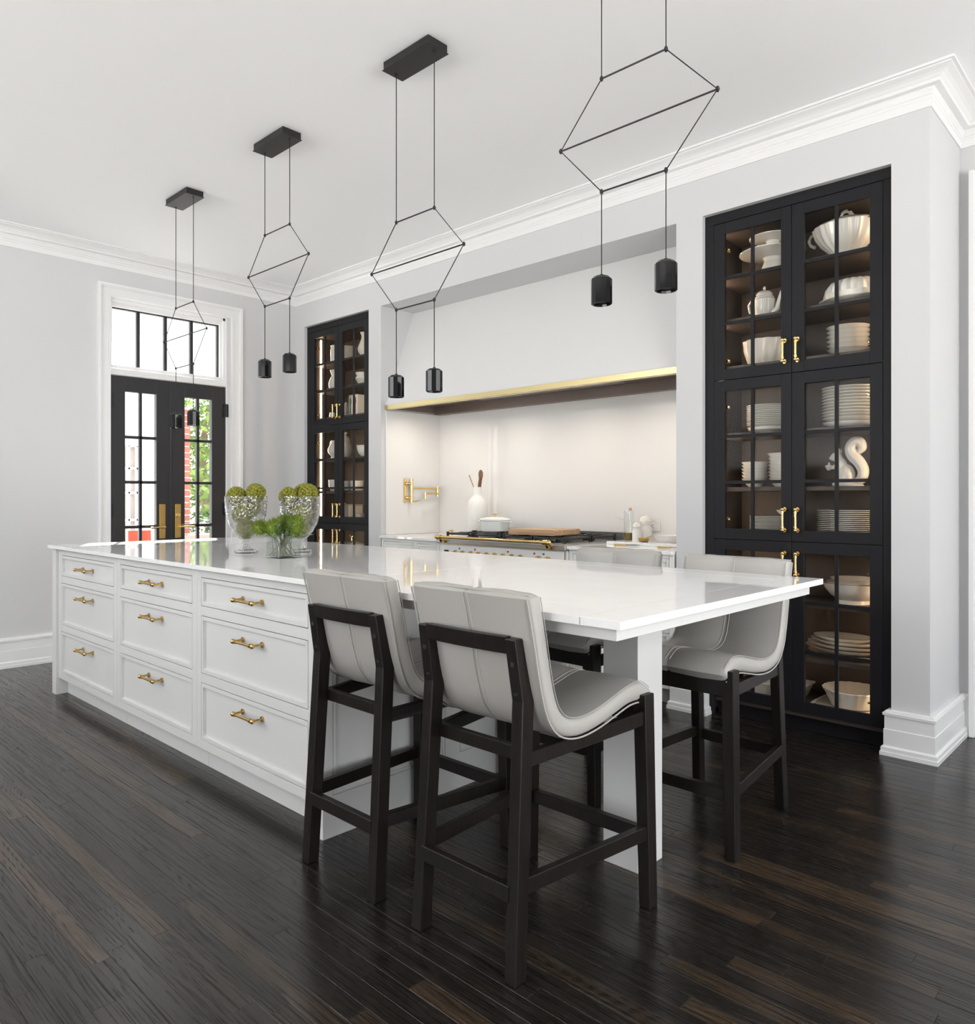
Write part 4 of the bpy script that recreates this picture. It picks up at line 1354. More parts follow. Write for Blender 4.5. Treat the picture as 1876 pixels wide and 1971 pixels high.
def make_pendant(drop, label, xc):
    """drop: height of the top joints"""
    Yp = 2.17
    t = thing('pendant_light', label, 'pendant lamp', (xc, Yp, ZC), 'black wire-frame pendants over the island')
    cz = ZC - 0.036
    MB().box(xc - 0.149, xc + 0.149, Yp - 0.055, Yp + 0.055, cz, ZC + 0.0005).box(xc - 0.154, xc + 0.154, Yp - 0.0595, Yp + 0.0595, cz - 0.003, cz).build('canopy', 'metal_black', t, bevel=0.001)
    hw, mw, hh = 0.126, 0.305, 0.1965
    z0, z1, z2 = drop, drop - hh, drop - 2 * hh
    P = {'tl': (xc - hw, Yp, z0), 'tr': (xc + hw, Yp, z0), 'l': (xc - mw, Yp, z1), 'r': (xc + mw, Yp, z1), 'bl': (xc - hw, Yp, z2), 'br': (xc + hw, Yp, z2)}
    for sx, a_, m_, b_ in ((-1, 'tl', 'l', 'bl'), (1, 'tr', 'r', 'br')):
        zs = z2 - 0.295
        MB().tube([(xc + sx * hw, Yp, cz - 0.002), P[a_], P[m_], P[b_], (xc + sx * hw, Yp, zs)], 0.0021, 6).build('cable', 'cable', t)
        MB().cyl((xc + sx * hw, Yp, cz - 0.012), (xc + sx * hw, Yp, cz - 0.001), 0.005, 10).build('cable_grip', 'metal_black', t)
        sh = MB()
        prof = [(0.014, zs), (0.026, zs - 0.0005), (0.0365, zs - 0.010), (0.0365, zs - 0.096), (0.032, zs - 0.098), (0.030, zs - 0.090), (0.001, zs - 0.082)]
        sh.lathe(prof, (xc + sx * hw, Yp, 0), 12, smooth=False)
        so_ = sh.build('lamp_shade', 'shade_black', t)
        MB().cyl((xc + sx * hw, Yp, zs - 0.002), (xc + sx * hw, Yp, zs + 0.008), 0.006, 10).build('cable_cap', 'metal_black', so_)
    for u, v in (('tl', 'tr'), ('l', 'r'), ('bl', 'br')):
        MB().cyl(P[u], P[v], 0.0032, 8).build('rod', 'metal_black', t)
    for q in P.values():
        MB().ball(q, 0.0072, 10, 6).cyl((q[0], q[1], q[2] - 0.008), (q[0], q[1], q[2] + 0.008), 0.0045, 8).build('joint', 'metal_black', t)
    return t


for xc, dp, lab in ((-1.388, 2.675, 'black wire-frame pendant over the dining table end'),
                    (-2.500, 2.4545, 'black wire-frame pendant next to the one over the table end'),
                    (-3.633, 2.668, 'black wire-frame pendant over the glass flower vases'),
                    (-4.752, 2.4575, 'black wire-frame pendant hanging closest to the french doors')):
    make_pendant(dp, lab, xc)

# ------------------------------------------------------------------ crockery
YC = 4.135


def lathe_thing(name, label, cat, c, prof, m='ceramic', n=36, group=None, **kw):
    o = MB().lathe(prof, c, n, **kw).build(name, m, None, c)
    return tag(o, label, cat, group)


def plate_prof(r, h=0.020, foot=0.58):
    return [(0.001, 0.003), (r * foot * 0.94, 0.003), (r * foot * 0.96, 0), (r * foot, 0), (r * foot * 1.04, 0.004), (r * 0.80, h * 0.45), (r * 0.99, h - 0.003), (r, h - 0.001), (r * 0.99, h), (r * 0.78, h * 0.62), (r * foot, 0.0085), (0.001, 0.0075)]


def bowl_prof(r, h, foot=0.5, flare=0.86):
    return [(0.001, 0.003), (r * foot * 0.92, 0.003), (r * foot * 0.94, 0), (r * foot, 0), (r * foot * 1.02, h * 0.08), (r * flare * 0.82, h * 0.30), (r * flare, h * 0.62), (r * 0.985, h * 0.97), (r, h * 0.985), (r * 0.985, h), (r * flare * 0.95, h * 0.65), (r * flare * 0.76, h * 0.34), (r * foot, h * 0.14), (0.001, h * 0.11)]


def stack(name, label, cat, group, c, prof, n, dz, m='ceramic', seg=36):
    first = lathe_thing(name, label, cat, c, prof, m, seg, group)
    r0 = random.Random(int(abs(c[0]) * 1000))
    for k in range(1, n):
        o = first.copy()
        COL.objects.link(o)
        o.location = (c[0] + r0.uniform(-0.0012, 0.0012), c[1] + r0.uniform(-0.0012, 0.0012), c[2] + k * dz)
        o.rotation_euler = (0, 0, r0.uniform(0, 6))


# -- upper tier
S1, S2, S3, S4, S5, S6 = SHELVES[0][0], SHELVES[0][1], SHELVES[1][0], SHELVES[1][1], SHELVES[2][0], SHELVES[2][1]
F1, F2, F3 = FLOORS

# tureen
c = (-1.345, YC, S1)
t = thing('soup_tureen', 'large fluted white soup tureen with scrolled handles and lid', 'tureen', c)
fw = lambda q: min(1.0, 2.2 * q)
body = [(0.001, 0.004), (0.070, 0.0), (0.076, 0.004), (0.066, 0.020), (0.060, 0.032), (0.075, 0.050), (0.105, 0.085), (0.125, 0.125), (0.133, 0.165), (0.136, 0.172), (0.130, 0.174), (0.118, 0.130), (0.001, 0.06)]
MB().lathe(body, c, 120, flute=(20, 0.035, fw), sx=1.22, sy=0.92).build('tureen_body', 'ceramic', t)
lidp = [(0.134, 0.1735), (0.134, 0.178), (0.112, 0.192), (0.075, 0.208), (0.040, 0.216), (0.001, 0.218)]
ld = MB().lathe(lidp, c, 120, flute=(20, 0.02), sx=1.2, sy=0.9).build('lid', 'ceramic', t)
kn = [(c[0] - 0.036 + 0.072 * k / 10, c[1], c[2] + 0.214 + 0.038 * math.sin(PI * k / 10) + 0.004 * math.sin(7 * k)) for k in range(11)]
q_ = MB().tube(kn, [0.008 + 0.002 * math.sin(5 * k) for k in range(11)], 8)
for k in (2, 5, 8):
    q_.ball((kn[k][0], kn[k][1], kn[k][2] + 0.008), 0.007, 8, 6)
q_.build('knob', 'ceramic', ld)
for sg in (-1, 1):
    pts = []
    for k in range(9):
        a_ = -1.35 + 2.7 * k / 8
        pts.append((c[0] + sg * (0.150 + 0.040 * math.cos(a_)), c[1], c[2] + 0.135 + 0.038 * math.sin(a_)))
    MB().tube(pts, [0.011, 0.008, 0.009, 0.007, 0.010, 0.007, 0.009, 0.008, 0.011], 8).build('handle', 'ceramic', t)

# fluted dome on its plate
c = (-1.300, YC, S2)
t = thing('cake_dome', 'white fluted cake mould upturned on a wide plate', 'cake mould', c)
MB().lathe([(0.001, 0.002), (0.120, 0), (0.175, 0.016), (0.178, 0.020), (0.170, 0.021), (0.001, 0.012)], c, 44).build('plate', 'ceramic', t)
MB().lathe([(0.150, 0.021), (0.152, 0.050), (0.145, 0.052), (0.138, 0.085), (0.118, 0.112), (0.085, 0.126), (0.045, 0.124), (0.03, 0.115), (0.001, 0.112)], c, 144, flute=(18, 0.05, lambda q: 0.25 if q < 0.2 else 1.0)).build('mould', 'ceramic', t)
stack('soup_bowl', 'white soup bowl in the stack of six under the fluted dome', 'bowl', 'stacked soup bowls', (-1.335, YC, F1), bowl_prof(0.106, 0.040, 0.52, 0.80), 6, 0.0235)

for (nm, lab, zc_, r, h) in (('cake_stand', 'wide white cake stand, the lower of the nested pair', S1, 0.178, 0.118), ('cake_stand', 'smaller white cake stand standing on the wider one', S1 + 0.1215, 0.125, 0.082)):
    c = (-1.735, YC, zc_)
    pr = [(0.001, 0.006), (r * 0.34, 0.004), (r * 0.40, 0.0), (r * 0.42, 0.004), (r * 0.34, h * 0.30), (r * 0.26, h * 0.62), (r * 0.30, h * 0.78), (r * 0.5, h * 0.84), (r * 0.90, h * 0.95), (r * 0.99, h - 0.002), (r, h + 0.002), (r * 0.97, h + 0.003), (r * 0.6, h - 0.002), (0.001, h - 0.004)]
    lathe_thing(nm, lab, 'cake stand', c, pr, 'ceramic', 44)

c = (-1.782, YC, S2)
t = thing('teapot', 'tall ribbed white teapot with a pointed lid', 'teapot', c)
MB().lathe([(0.001, 0.001), (0.038, 0), (0.042, 0.004), (0.052, 0.05), (0.058, 0.10), (0.059, 0.112), (0.052, 0.118)], c, 72, flute=(36, 0.012)).build('teapot_body', 'ceramic', t)
MB().lathe([(0.054, 0.1185), (0.054, 0.124), (0.046, 0.130), (0.044, 0.146), (0.034, 0.158), (0.014, 0.164), (0.005, 0.168), (0.008, 0.176), (0.007, 0.184), (0.001, 0.190)], c, 30).build('lid', 'ceramic', t)
MB().tube([(c[0] + 0.045, YC, S2 + 0.035), (c[0] + 0.072, YC, S2 + 0.055), (c[0] + 0.082, YC, S2 + 0.10), (c[0] + 0.096, YC, S2 + 0.145)], [0.018, 0.015, 0.010, 0.008], 12).build('spout', 'ceramic', t)
MB().tube([(c[0] - 0.052, YC, S2 + 0.112), (c[0] - 0.075, YC, S2 + 0.122), (c[0] - 0.092, YC, S2 + 0.095), (c[0] - 0.086, YC, S2 + 0.055), (c[0] - 0.052, YC, S2 + 0.036)], 0.0065, 8).build('handle', 'ceramic', t)
lathe_thing('fluted_bowl', 'deep cream bowl with swirling flutes on the bottom of the upper tier', 'bowl', (-1.765, YC, F1),
            [(0.001, 0.001), (0.088, 0.0), (0.098, 0.01), (0.122, 0.09), (0.130, 0.142), (0.127, 0.144), (0.112, 0.09), (0.088, 0.012), (0.001, 0.010)], 'ceramic_cream', 112, flute=(14, 0.035), twist=5.0)

# -- middle tier
stack('dinner_plate', 'white plate in the tall stack left of the big plates', 'plate', 'stacked plates, upper left of the middle tier', (-1.766, YC, S3 + 0.032), plate_prof(0.112, 0.017), 11, 0.0105)
lathe_thing('serving_bowl', 'plain white bowl under the tall stack of plates', 'bowl', (-1.766, YC, S3), [(0.001, 0), (0.070, 0), (0.100, 0.018), (0.106, 0.032), (0.001, 0.030)])
stack('rice_bowl', 'small white bowl in the stack of six', 'bowl', 'short stack of small bowls', (-1.835, YC, S4), bowl_prof(0.076, 0.050, 0.5, 0.80), 6, 0.0185)
stack('rice_bowl', 'small white bowl in the stack of eight', 'bowl', 'tall stack of small bowls', (-1.688, YC - 0.005, S4), bowl_prof(0.066, 0.050, 0.5, 0.80), 7, 0.0185)
lathe_thing('rice_bowl', 'wider white bowl crowning the tall stack of small bowls', 'bowl', (-1.688, YC - 0.005, S4 + 0.135), bowl_prof(0.073, 0.052, 0.45, 0.78), group='tall stack of small bowls')
stack('salad_plate', 'white plate in the low stack under the small bowls', 'plate', 'stacked plates, lower left of the middle tier', (-1.762, YC, F2), plate_prof(0.098, 0.012), 10, 0.0078)
stack('serving_plate', 'big white plate in the stack over the squirrel', 'plate', 'stacked plates, upper right of the middle tier', (-1.322, YC, S3 + 0.030), plate_prof(0.142, 0.022), 11, 0.0158)
lathe_thing('serving_bowl', 'wide white bowl under the stack of big plates', 'bowl', (-1.322, YC, S3), [(0.001, 0), (0.085, 0), (0.130, 0.018), (0.138, 0.030), (0.001, 0.028)])
stack('charger_plate', 'wide white plate in the stack under the squirrel', 'plate', 'stacked plates, lower right of the middle tier', (-1.330, YC, F2), plate_prof(0.158, 0.014), 12, 0.0098)
lathe_thing('glass_bowl', 'small pale blue bowl on top of the low left plates', 'bowl', (-1.66, YC, F2 + 0.088), bowl_prof(0.052, 0.030), 'pale_pot')

# ceramic squirrel holding an acorn
c = (-1.345, YC, S4)
t = thing('squirrel_figurine', 'white ceramic squirrel with a curled tail holding an acorn', 'figurine', c)
b_ = MB()
b_.ball((c[0] - 0.005, YC, c[2] + 0.060), 0.052, 18, 12, (0.95, 0.8, 1.15))
b_.ball((c[0] - 0.028, YC, c[2] + 0.108), 0.036, 16, 10, (0.9, 0.85, 1.25))
b_.ball((c[0] - 0.050, YC, c[2] + 0.155), 0.027, 16, 10, (1.15, 0.85, 0.95))
b_.ball((c[0] - 0.070, YC, c[2] + 0.150), 0.015, 12, 8, (1.2, 0.9, 0.9))
for sy in (-1, 1):
    b_.tube([(c[0] - 0.036, YC + sy * 0.014, c[2] + 0.170), (c[0] - 0.030, YC + sy * 0.018, c[2] + 0.200)], [0.010, 0.003], 8)
    b_.tube([(c[0] - 0.035, YC + sy * 0.028, c[2] + 0.115), (c[0] - 0.062, YC + sy * 0.022, c[2] + 0.098), (c[0] - 0.082, YC + sy * 0.008, c[2] + 0.104)], [0.013, 0.010, 0.008], 8)
    b_.ball((c[0] + 0.002, YC + sy * 0.026, c[2] + 0.042), 0.036, 14, 8, (1.0, 0.6, 1.1))
    b_.tube([(c[0] + 0.0, YC + sy * 0.03, c[2] + 0.014), (c[0] - 0.060, YC + sy * 0.032, c[2] + 0.010)], [0.014, 0.010], 8)
b_.lathe([(0.001, 0), (0.060, 0), (0.058, 0.010), (0.001, 0.012)], (c[0] + 0.012, YC, c[2]), 24, sx=1.25, sy=0.75)
bo = b_.build('body', 'ceramic', t, fixn=False)
rm = bo.modifiers.new('blend', 'REMESH')
rm.mode, rm.voxel_size, rm.use_smooth_shade = 'VOXEL', 0.0035, True
sm = bo.modifiers.new('soften', 'SMOOTH')
sm.factor, sm.iterations = 0.5, 4
tl = [(0.028, 0.010), (0.070, 0.035), (0.082, 0.080), (0.062, 0.125), (0.032, 0.160), (0.022, 0.200), (0.040, 0.230), (0.066, 0.228), (0.076, 0.200), (0.062, 0.178), (0.052, 0.168)]
cv = catmull([(c[0] + a_, YC, c[2] + z_) for a_, z_ in tl], 4)
k_ = len(cv)
rad = [0.018 + 0.016 * math.sin(PI * min(1, 0.12 + 0.95 * i / k_)) - 0.012 * max(0, i / k_ - 0.8) * 5 for i in range(k_)]
MB().tube(cv, [max(0.006, r) for r in rad], 14, flat=(0.9, 1.1)).build('tail', 'ceramic', t)
MB().lathe([(0.001, 0), (0.012, 0.006), (0.016, 0.018), (0.020, 0.020), (0.018, 0.030), (0.006, 0.035), (0.003, 0.046), (0.001, 0.046)], (c[0] - 0.088, YC, c[2] + 0.082), 16).build('acorn', 'ceramic', t)

# -- lower tier
lathe_thing('mixing_bowl', 'large footed cream bowl, outermost of the nested bowls', 'bowl', (-1.310, YC, S5), [(0.001, 0.002), (0.080, 0.0), (0.084, 0.003), (0.080, 0.016), (0.078, 0.022), (0.110, 0.045), (0.138, 0.080), (0.148, 0.106), (0.150, 0.108), (0.144, 0.108), (0.130, 0.080), (0.100, 0.050), (0.001, 0.034)], 'ceramic_cream', 40)
lathe_thing('mixing_bowl', 'cream bowl nested in the large footed bowl', 'bowl', (-1.310, YC, S5 + 0.046), bowl_prof(0.136, 0.070, 0.45, 0.85), 'ceramic_cream', 40)
lathe_thing('mixing_bowl', 'shallow cream bowl on top of the nested bowls', 'bowl', (-1.305, YC, S5 + 0.086), bowl_prof(0.118, 0.048, 0.45, 0.85), 'ceramic_cream', 40)
for k, (r, z_, dx_) in enumerate(((0.190, 0.0, 0.0), (0.205, 0.026, 0.0), (0.196, 0.046, 0.004), (0.176, 0.064, 0.0), (0.150, 0.080, -0.012))):
    lathe_thing('oval_platter', ('cream oval platter at the bottom of the platter pile', 'widest cream oval platter, second in the pile', 'cream oval platter in the middle of the pile', 'cream oval platter second from the top of the pile', 'smallest cream oval platter on top of the pile')[k], 'platter',
                (-1.346 + dx_, YC, S6 + z_), [(0.001, 0.0), (r * 0.62, 0), (r * 0.80, 0.012), (r * 0.98, 0.026), (r, 0.029), (r * 0.97, 0.029), (r * 0.76, 0.016), (0.001, 0.006)], 'ceramic_cream', 44, group='pile of oval platters', sy=0.74)
t_ = MB().box(-1.49, -1.145, 3.995, 4.265, F3, F3 + 0.008)
t_.tube([(-1.49, 3.995, F3 + 0.008), (-1.32, 3.990, F3 + 0.004), (-1.145, 3.995, F3 + 0.010), (-1.138, 4.13, F3 + 0.006), (-1.145, 4.265, F3 + 0.010), (-1.32, 4.27, F3 + 0.006), (-1.49, 4.265, F3 + 0.010), (-1.498, 4.13, F3 + 0.006)], 0.008, 8, closed=True)
tag(t_.build('serving_tray', 'ceramic_cream', None, (-1.31, YC, F3), bevel=0.002), 'cream ceramic tray with wavy rim under the scalloped dish', 'tray')
lathe_thing('scalloped_dish', 'deep round cream baking dish with a scalloped rim', 'baking dish', (-1.310, YC, F3 + 0.0085), [(0.001, 0), (0.098, 0.0), (0.108, 0.006), (0.136, 0.070), (0.148, 0.090), (0.146, 0.094), (0.132, 0.078), (0.104, 0.012), (0.001, 0.010)], 'ceramic_cream', 120, flute=(22, 0.022, lambda q: 1.0 if 0.4 < q < 0.75 else 0.15))
t_ = thing('baking_dish', 'rectangular cream baking dish beside the scalloped one', 'baking dish', (-1.70, YC, F3))
d_ = MB()
x0, x1, y0, y1, z0, z1 = -1.83, -1.55, 4.02, 4.25, F3, F3 + 0.072
ins = 0.025
bt = [(x0 + ins, y0 + ins, z0), (x1 - ins, y0 + ins, z0), (x1 - ins, y1 - ins, z0), (x0 + ins, y1 - ins, z0)]
tp = [(x0, y0, z1), (x1, y0, z1), (x1, y1, z1), (x0, y1, z1)]
ti = [(x0 + .010, y0 + .010, z1), (x1 - .010, y0 + .010, z1), (x1 - .010, y1 - .010, z1), (x0 + .010, y1 - .010, z1)]
bi = [(x0 + .032, y0 + .032, z0 + .01), (x1 - .032, y0 + .032, z0 + .01), (x1 - .032, y1 - .032, z0 + .01), (x0 + .032, y1 - .032, z0 + .01)]
fs = [(3, 2, 1, 0), (12, 13, 14, 15)]
for k in range(4):
    n_ = (k + 1) % 4
    fs += [(k, n_, 4 + n_, 4 + k), (4 + k, 4 + n_, 8 + n_, 8 + k), (8 + k, 8 + n_, 12 + n_, 12 + k)]
d_.add(bt + tp + ti + bi, fs)
d_.build('dish_body', 'ceramic_cream', t_, bevel=0.004, seg=2)
MB().tube([(x0, y0, z1), (x1, y0, z1), (x1, y1, z1), (x0, y1, z1)], 0.007, 8, closed=True).build('rim', 'ceramic_cream', t_)
lathe_thing('small_bowl', 'small flared cream bowl left of the nested bowls', 'bowl', (-1.60, YC, S5), bowl_prof(0.075, 0.085, 0.45, 0.7), 'ceramic_cream')
lathe_thing('small_bowl', 'low cream bowl behind the black left-hand door', 'bowl', (-1.83, YC, S5), bowl_prof(0.085, 0.06), 'ceramic_cream')

# -- corner cabinet by the doors
YD = 4.12


def jug(name, label, c, prof, cat='jug', m='ceramic', spout=None, handle=None, n=32):
    t = thing(name, label, cat, c)
    MB().lathe(prof, c, n).build('body', m, t)
    if handle:
        sg, z0, z1, out, r0 = handle
        pts = [(c[0] + sg * r0, c[1], c[2] + z1), (c[0] + sg * (r0 + out * 0.8), c[1], c[2] + z1 + 0.012), (c[0] + sg * (r0 + out), c[1], c[2] + (z0 + z1) / 2 + 0.02), (c[0] + sg * (r0 + out * 0.6), c[1], c[2] + z0 + 0.015), (c[0] + sg * (r0 - 0.006), c[1], c[2] + z0)]
        MB().tube(catmull(pts, 3), 0.006, 8).build('handle', m, t)
    if spout:
        sg, z0, z1, r0 = spout
        MB().tube([(c[0] + sg * (r0 - 0.012), c[1], c[2] + z0), (c[0] + sg * (r0 + 0.012), c[1], c[2] + (z0 + z1) / 2), (c[0] + sg * (r0 + 0.022), c[1], c[2] + z1)], [0.020, 0.014, 0.007], 10).build('spout', m, t)
    return t


jug('water_jug', 'ribbed white jug on the top shelf of the corner cabinet', (-5.868, YD, S1), [(0.001, 0), (0.040, 0), (0.048, 0.01), (0.050, 0.13), (0.044, 0.15), (0.050, 0.172), (0.047, 0.174), (0.038, 0.15), (0.001, 0.14)], handle=(1, 0.04, 0.14, 0.035, 0.044))
jug('pear_vase', 'pear-shaped white vase on the second shelf of the corner cabinet', (-5.873, YD, S2), [(0.001, 0), (0.038, 0), (0.060, 0.03), (0.064, 0.065), (0.050, 0.11), (0.034, 0.14), (0.046, 0.17), (0.050, 0.188), (0.030, 0.200), (0.001, 0.203)], 'vase', handle=(1, 0.05, 0.13, 0.03, 0.045))
jug('milk_mug', 'small white mug on the lower floor of the corner cabinet', (-5.925, YD, F1), [(0.001, 0), (0.026, 0), (0.028, 0.045), (0.022, 0.055), (0.025, 0.065), (0.001, 0.06)], 'mug', handle=(1, 0.015, 0.045, 0.018, 0.026))
lathe_thing('ribbed_pot', 'wide pale ribbed pot on the top shelf of the corner cabinet', 'pot', (-5.690, YD, S1), [(0.001, 0), (0.085, 0), (0.095, 0.01), (0.100, 0.10), (0.090, 0.135), (0.060, 0.145), (0.001, 0.147)], 'ceramic_cream', 96, flute=(48, 0.01))
jug('slender_pitcher', 'slender white pitcher with a flaring lip on the top shelf', (-5.442, YD, S1), [(0.001, 0), (0.026, 0), (0.030, 0.008), (0.022, 0.02), (0.050, 0.06), (0.054, 0.09), (0.040, 0.13), (0.022, 0.175), (0.020, 0.205), (0.032, 0.235), (0.029, 0.236), (0.001, 0.20)], 'pitcher', 'ceramic', handle=(1, 0.08, 0.20, 0.045, 0.022))
lathe_thing('footed_sauce_bowl', 'pale glass bowl with a pinched waist on the second shelf', 'bowl', (-5.462, YD, S2), [(0.001, 0), (0.024, 0), (0.022, 0.008), (0.040, 0.03), (0.062, 0.065), (0.060, 0.075), (0.048, 0.090), (0.062, 0.120), (0.058, 0.120), (0.001, 0.06)], 'pale_pot')
c = (-5.715, YD, F1)
t_ = MB().box(-5.80, -5.60, 4.03, 4.22, F1, F1 + 0.028).box(-5.785, -5.615, 4.045, 4.205, F1 + 0.028, F1 + 0.048)
tag(t_.build('stacked_box', 'ceramic_cream', None, (-5.7, YD, F1), bevel=0.004, seg=2), 'low cream lidded box under the lemon ornament', 'box')
lathe_thing('lemon_ornament', 'pale lemon-shaped ornament resting on the low box', 'ornament', (-5.705, YD, F1 + 0.0485), [(0.001, 0), (0.020, 0.004), (0.042, 0.025), (0.048, 0.048), (0.036, 0.074), (0.014, 0.088), (0.008, 0.096), (0.001, 0.100)], 'ceramic_cream', 24)
for k, (x_, pm, lab) in enumerate(((-5.540, 'print_green', 'white upright tin printed with a green spoon'), (-5.470, 'print_red', 'white upright tin printed with a red spoon'))):
    t = thing('printed_tin', lab, 'tin', (x_, 4.06, F1))
    MB().box(x_ - 0.031, x_ + 0.031, 4.05, 4.16, F1, F1 + 0.190).build('tin_body', 'paper', t, bevel=0.003)
    MB().box(x_ - 0.006, x_ + 0.006, 4.0488, 4.0502, F1 + 0.02, F1 + 0.165).prism([(x_ + 0.013 * math.cos(a_ * PI / 6), F1 + 0.130 + 0.034 * math.sin(a_ * PI / 6)) for a_ in range(12)], 'y', 4.0486, 4.0503).build('spoon_print', pm, t)
jug('round_ewer', 'white ewer with a looping handle on the middle shelf', (-5.893, YD, S3), [(0.001, 0), (0.030, 0), (0.034, 0.006), (0.026, 0.018), (0.058, 0.06), (0.060, 0.09), (0.040, 0.13), (0.026, 0.155), (0.034, 0.172), (0.001, 0.168)], 'ewer', handle=(-1, 0.06, 0.15, 0.03, 0.035))
lathe_thing('deep_bowl', 'deep white bowl behind the left door of the corner cabinet', 'bowl', (-5.880, YD, S4), [(0.001, 0), (0.035, 0), (0.045, 0.01), (0.058, 0.05), (0.060, 0.105), (0.057, 0.106), (0.052, 0.05), (0.001, 0.012)])
t = thing('ginger_jar', 'cream lidded ginger jar on the middle shelf', 'jar', (-5.715, YD, S3))
MB().lathe([(0.001, 0), (0.050, 0), (0.054, 0.006), (0.064, 0.04), (0.068, 0.075), (0.056, 0.125), (0.044, 0.150), (0.040, 0.156)], (-5.715, YD, S3), 36).build('body', 'ceramic_cream', t)
MB().lathe([(0.044, 0.1565), (0.046, 0.164), (0.034, 0.195), (0.016, 0.210), (0.010, 0.216), (0.020, 0.226), (0.022, 0.236), (0.010, 0.250), (0.001, 0.252)], (-5.715, YD, S3), 30).build('lid', 'ceramic_cream', t)
lathe_thing('footed_bowl', 'white footed bowl right of the ginger jar', 'bowl', (-5.432, YD, S3), bowl_prof(0.070, 0.105, 0.4, 0.9), 'pale_pot')
for x_, lab in ((-5.700, 'white straight-sided crock in the pair, nearer the ginger jar'), (-5.540, 'white straight-sided crock in the pair, beside the pier')):
    lathe_thing('straight_crock', lab, 'crock', (x_, YD, S4), [(0.001, 0), (0.050, 0), (0.058, 0.008), (0.064, 0.092), (0.061, 0.093), (0.053, 0.010), (0.001, 0.008)], 'ceramic', 32, 'pair of white crocks')
t = thing('storage_canister', 'square cream canister with a lid and side handle', 'canister', (-5.645, YD, F2))
MB().box(-5.735, -5.555, 4.04, 4.20, F2, F2 + 0.118).build('canister_body', 'ceramic_cream', t, bevel=0.008, seg=2)
lo = MB().box(-5.742, -5.548, 4.033, 4.207, F2 + 0.1182, F2 + 0.126).build('lid', 'ceramic_cream', t, bevel=0.003)
MB().box(-5.70, -5.66, 4.09, 4.13, F2 + 0.126, F2 + 0.140).build('knob', 'brass', lo, bevel=0.003)
MB().tube([(-5.66, 4.038, F2 + 0.09), (-5.655, 4.018, F2 + 0.088), (-5.605, 4.018, F2 + 0.088), (-5.60, 4.038, F2 + 0.09)], 0.006, 8).build('handle', 'ceramic_cream', t)
stack('side_plate', 'little white plate in the stack beside the square canister', 'plate', 'stacked little plates', (-5.490, YD - 0.01, F2), plate_prof(0.052, 0.009), 5, 0.0085)
t = thing('covered_dish', 'cream covered dish with a branching knob in the lowest tier', 'dish', (-5.62, YD, S5))
MB().lathe([(0.001, 0), (0.10, 0), (0.135, 0.06), (0.150, 0.10), (0.145, 0.10), (0.001, 0.05)], (-5.62, YD, S5), 36).build('body', 'ceramic_cream', t)
lo = MB().lathe([(0.148, 0.1005), (0.130, 0.125), (0.07, 0.150), (0.001, 0.158)], (-5.62, YD, S5), 36).build('lid', 'ceramic_cream', t)
MB().tube([(-5.62, YD, S5 + 0.156), (-5.62, YD, S5 + 0.185), (-5.645, YD, S5 + 0.205)], 0.006, 8).tube([(-5.62, YD, S5 + 0.18), (-5.59, YD, S5 + 0.20)], 0.006, 8).build('knob', 'brass', lo)

# ------------------------------------------------------------------ glass urns with moss balls
mo = MB()
Rb = 0.0485
mo.ball((0, 0, 0), Rb * 0.84, 20, 12)
Nb = 95
for k in range(Nb):
    z_ = 1 - 2 * (k + 0.5) / Nb
    a_ = k * 2.399963
    r0 = math.sqrt(1 - z_ * z_)
    jx = 0.035 * math.sin(k * 12.9898)
    p = Vector((r0 * math.cos(a_ + jx), r0 * math.sin(a_ + jx), z_)) * (Rb * 0.90)
    mo.ball(p, Rb * (0.20 + 0.035 * math.sin(k * 7.13)), 8, 5)
moss0 = mo.build('moss_ball', 'moss', None, (0, 0, 0), fixn=False, angle=80)
moss_used = False


def moss(loc, rot, label, group, s=1.0):
    global moss_used
    o = moss0 if not moss_used else moss0.copy()
    if moss_used:
        COL.objects.link(o)
    moss_used = True
    o.location, o.rotation_euler, o.scale = loc, rot, (s, s, s)
    tag(o, label, 'moss ball', group)


def urn(c, label):
    t = thing('glass_urn', label, 'urn', c)
    ft = MB()
    a_ = 0.062
    ft.prism([(c[0] + a_ * math.cos(PI / 8 + k * PI / 4), c[1] + a_ * math.sin(PI / 8 + k * PI / 4)) for k in range(8)], 'z', c[2], c[2] + 0.016)
    ft.lathe([(0.046, 0.016), (0.030, 0.024), (0.017, 0.036), (0.015, 0.044), (0.022, 0.050), (0.022, 0.056), (0.014, 0.062), (0.018, 0.070)], c, 16)
    ft.build('foot', 'crystal', t, bevel=0.001)
    bo_ = MB().lathe([(0.001, 0.072), (0.020, 0.070), (0.042, 0.082), (0.068, 0.112), (0.090, 0.155), (0.102, 0.205), (0.107, 0.255), (0.109, 0.303), (0.105, 0.303), (0.103, 0.255), (0.098, 0.205), (0.086, 0.157), (0.064, 0.116), (0.038, 0.088), (0.001, 0.080)], c, 40).build('bowl', 'crystal', t)
    cut = MB()
    for z_, r0 in ((0.270, 0.1083), (0.262, 0.1079), (0.222, 0.1046), (0.214, 0.1039), (0.176, 0.0962), (0.168, 0.0942)):
        cut.tube([(c[0] + r0 * math.cos(2 * PI * k / 40), c[1] + r0 * math.sin(2 * PI * k / 40), c[2] + z_) for k in range(40)], 0.0011, 4, closed=True)
    for k in range(12):
        for da in (-0.035, 0.035):
            an = 2 * PI * k / 12 + da
            cut.tube([(c[0] + r0 * math.cos(an), c[1] + r0 * math.sin(an), c[2] + z_) for r0, z_ in ((0.0820, 0.138), (0.0912, 0.157), (0.1030, 0.207), (0.1078, 0.256), (0.1093, 0.292))], 0.0011, 4)
    cut.build('cut_lines', 'crystal', bo_)
    return t


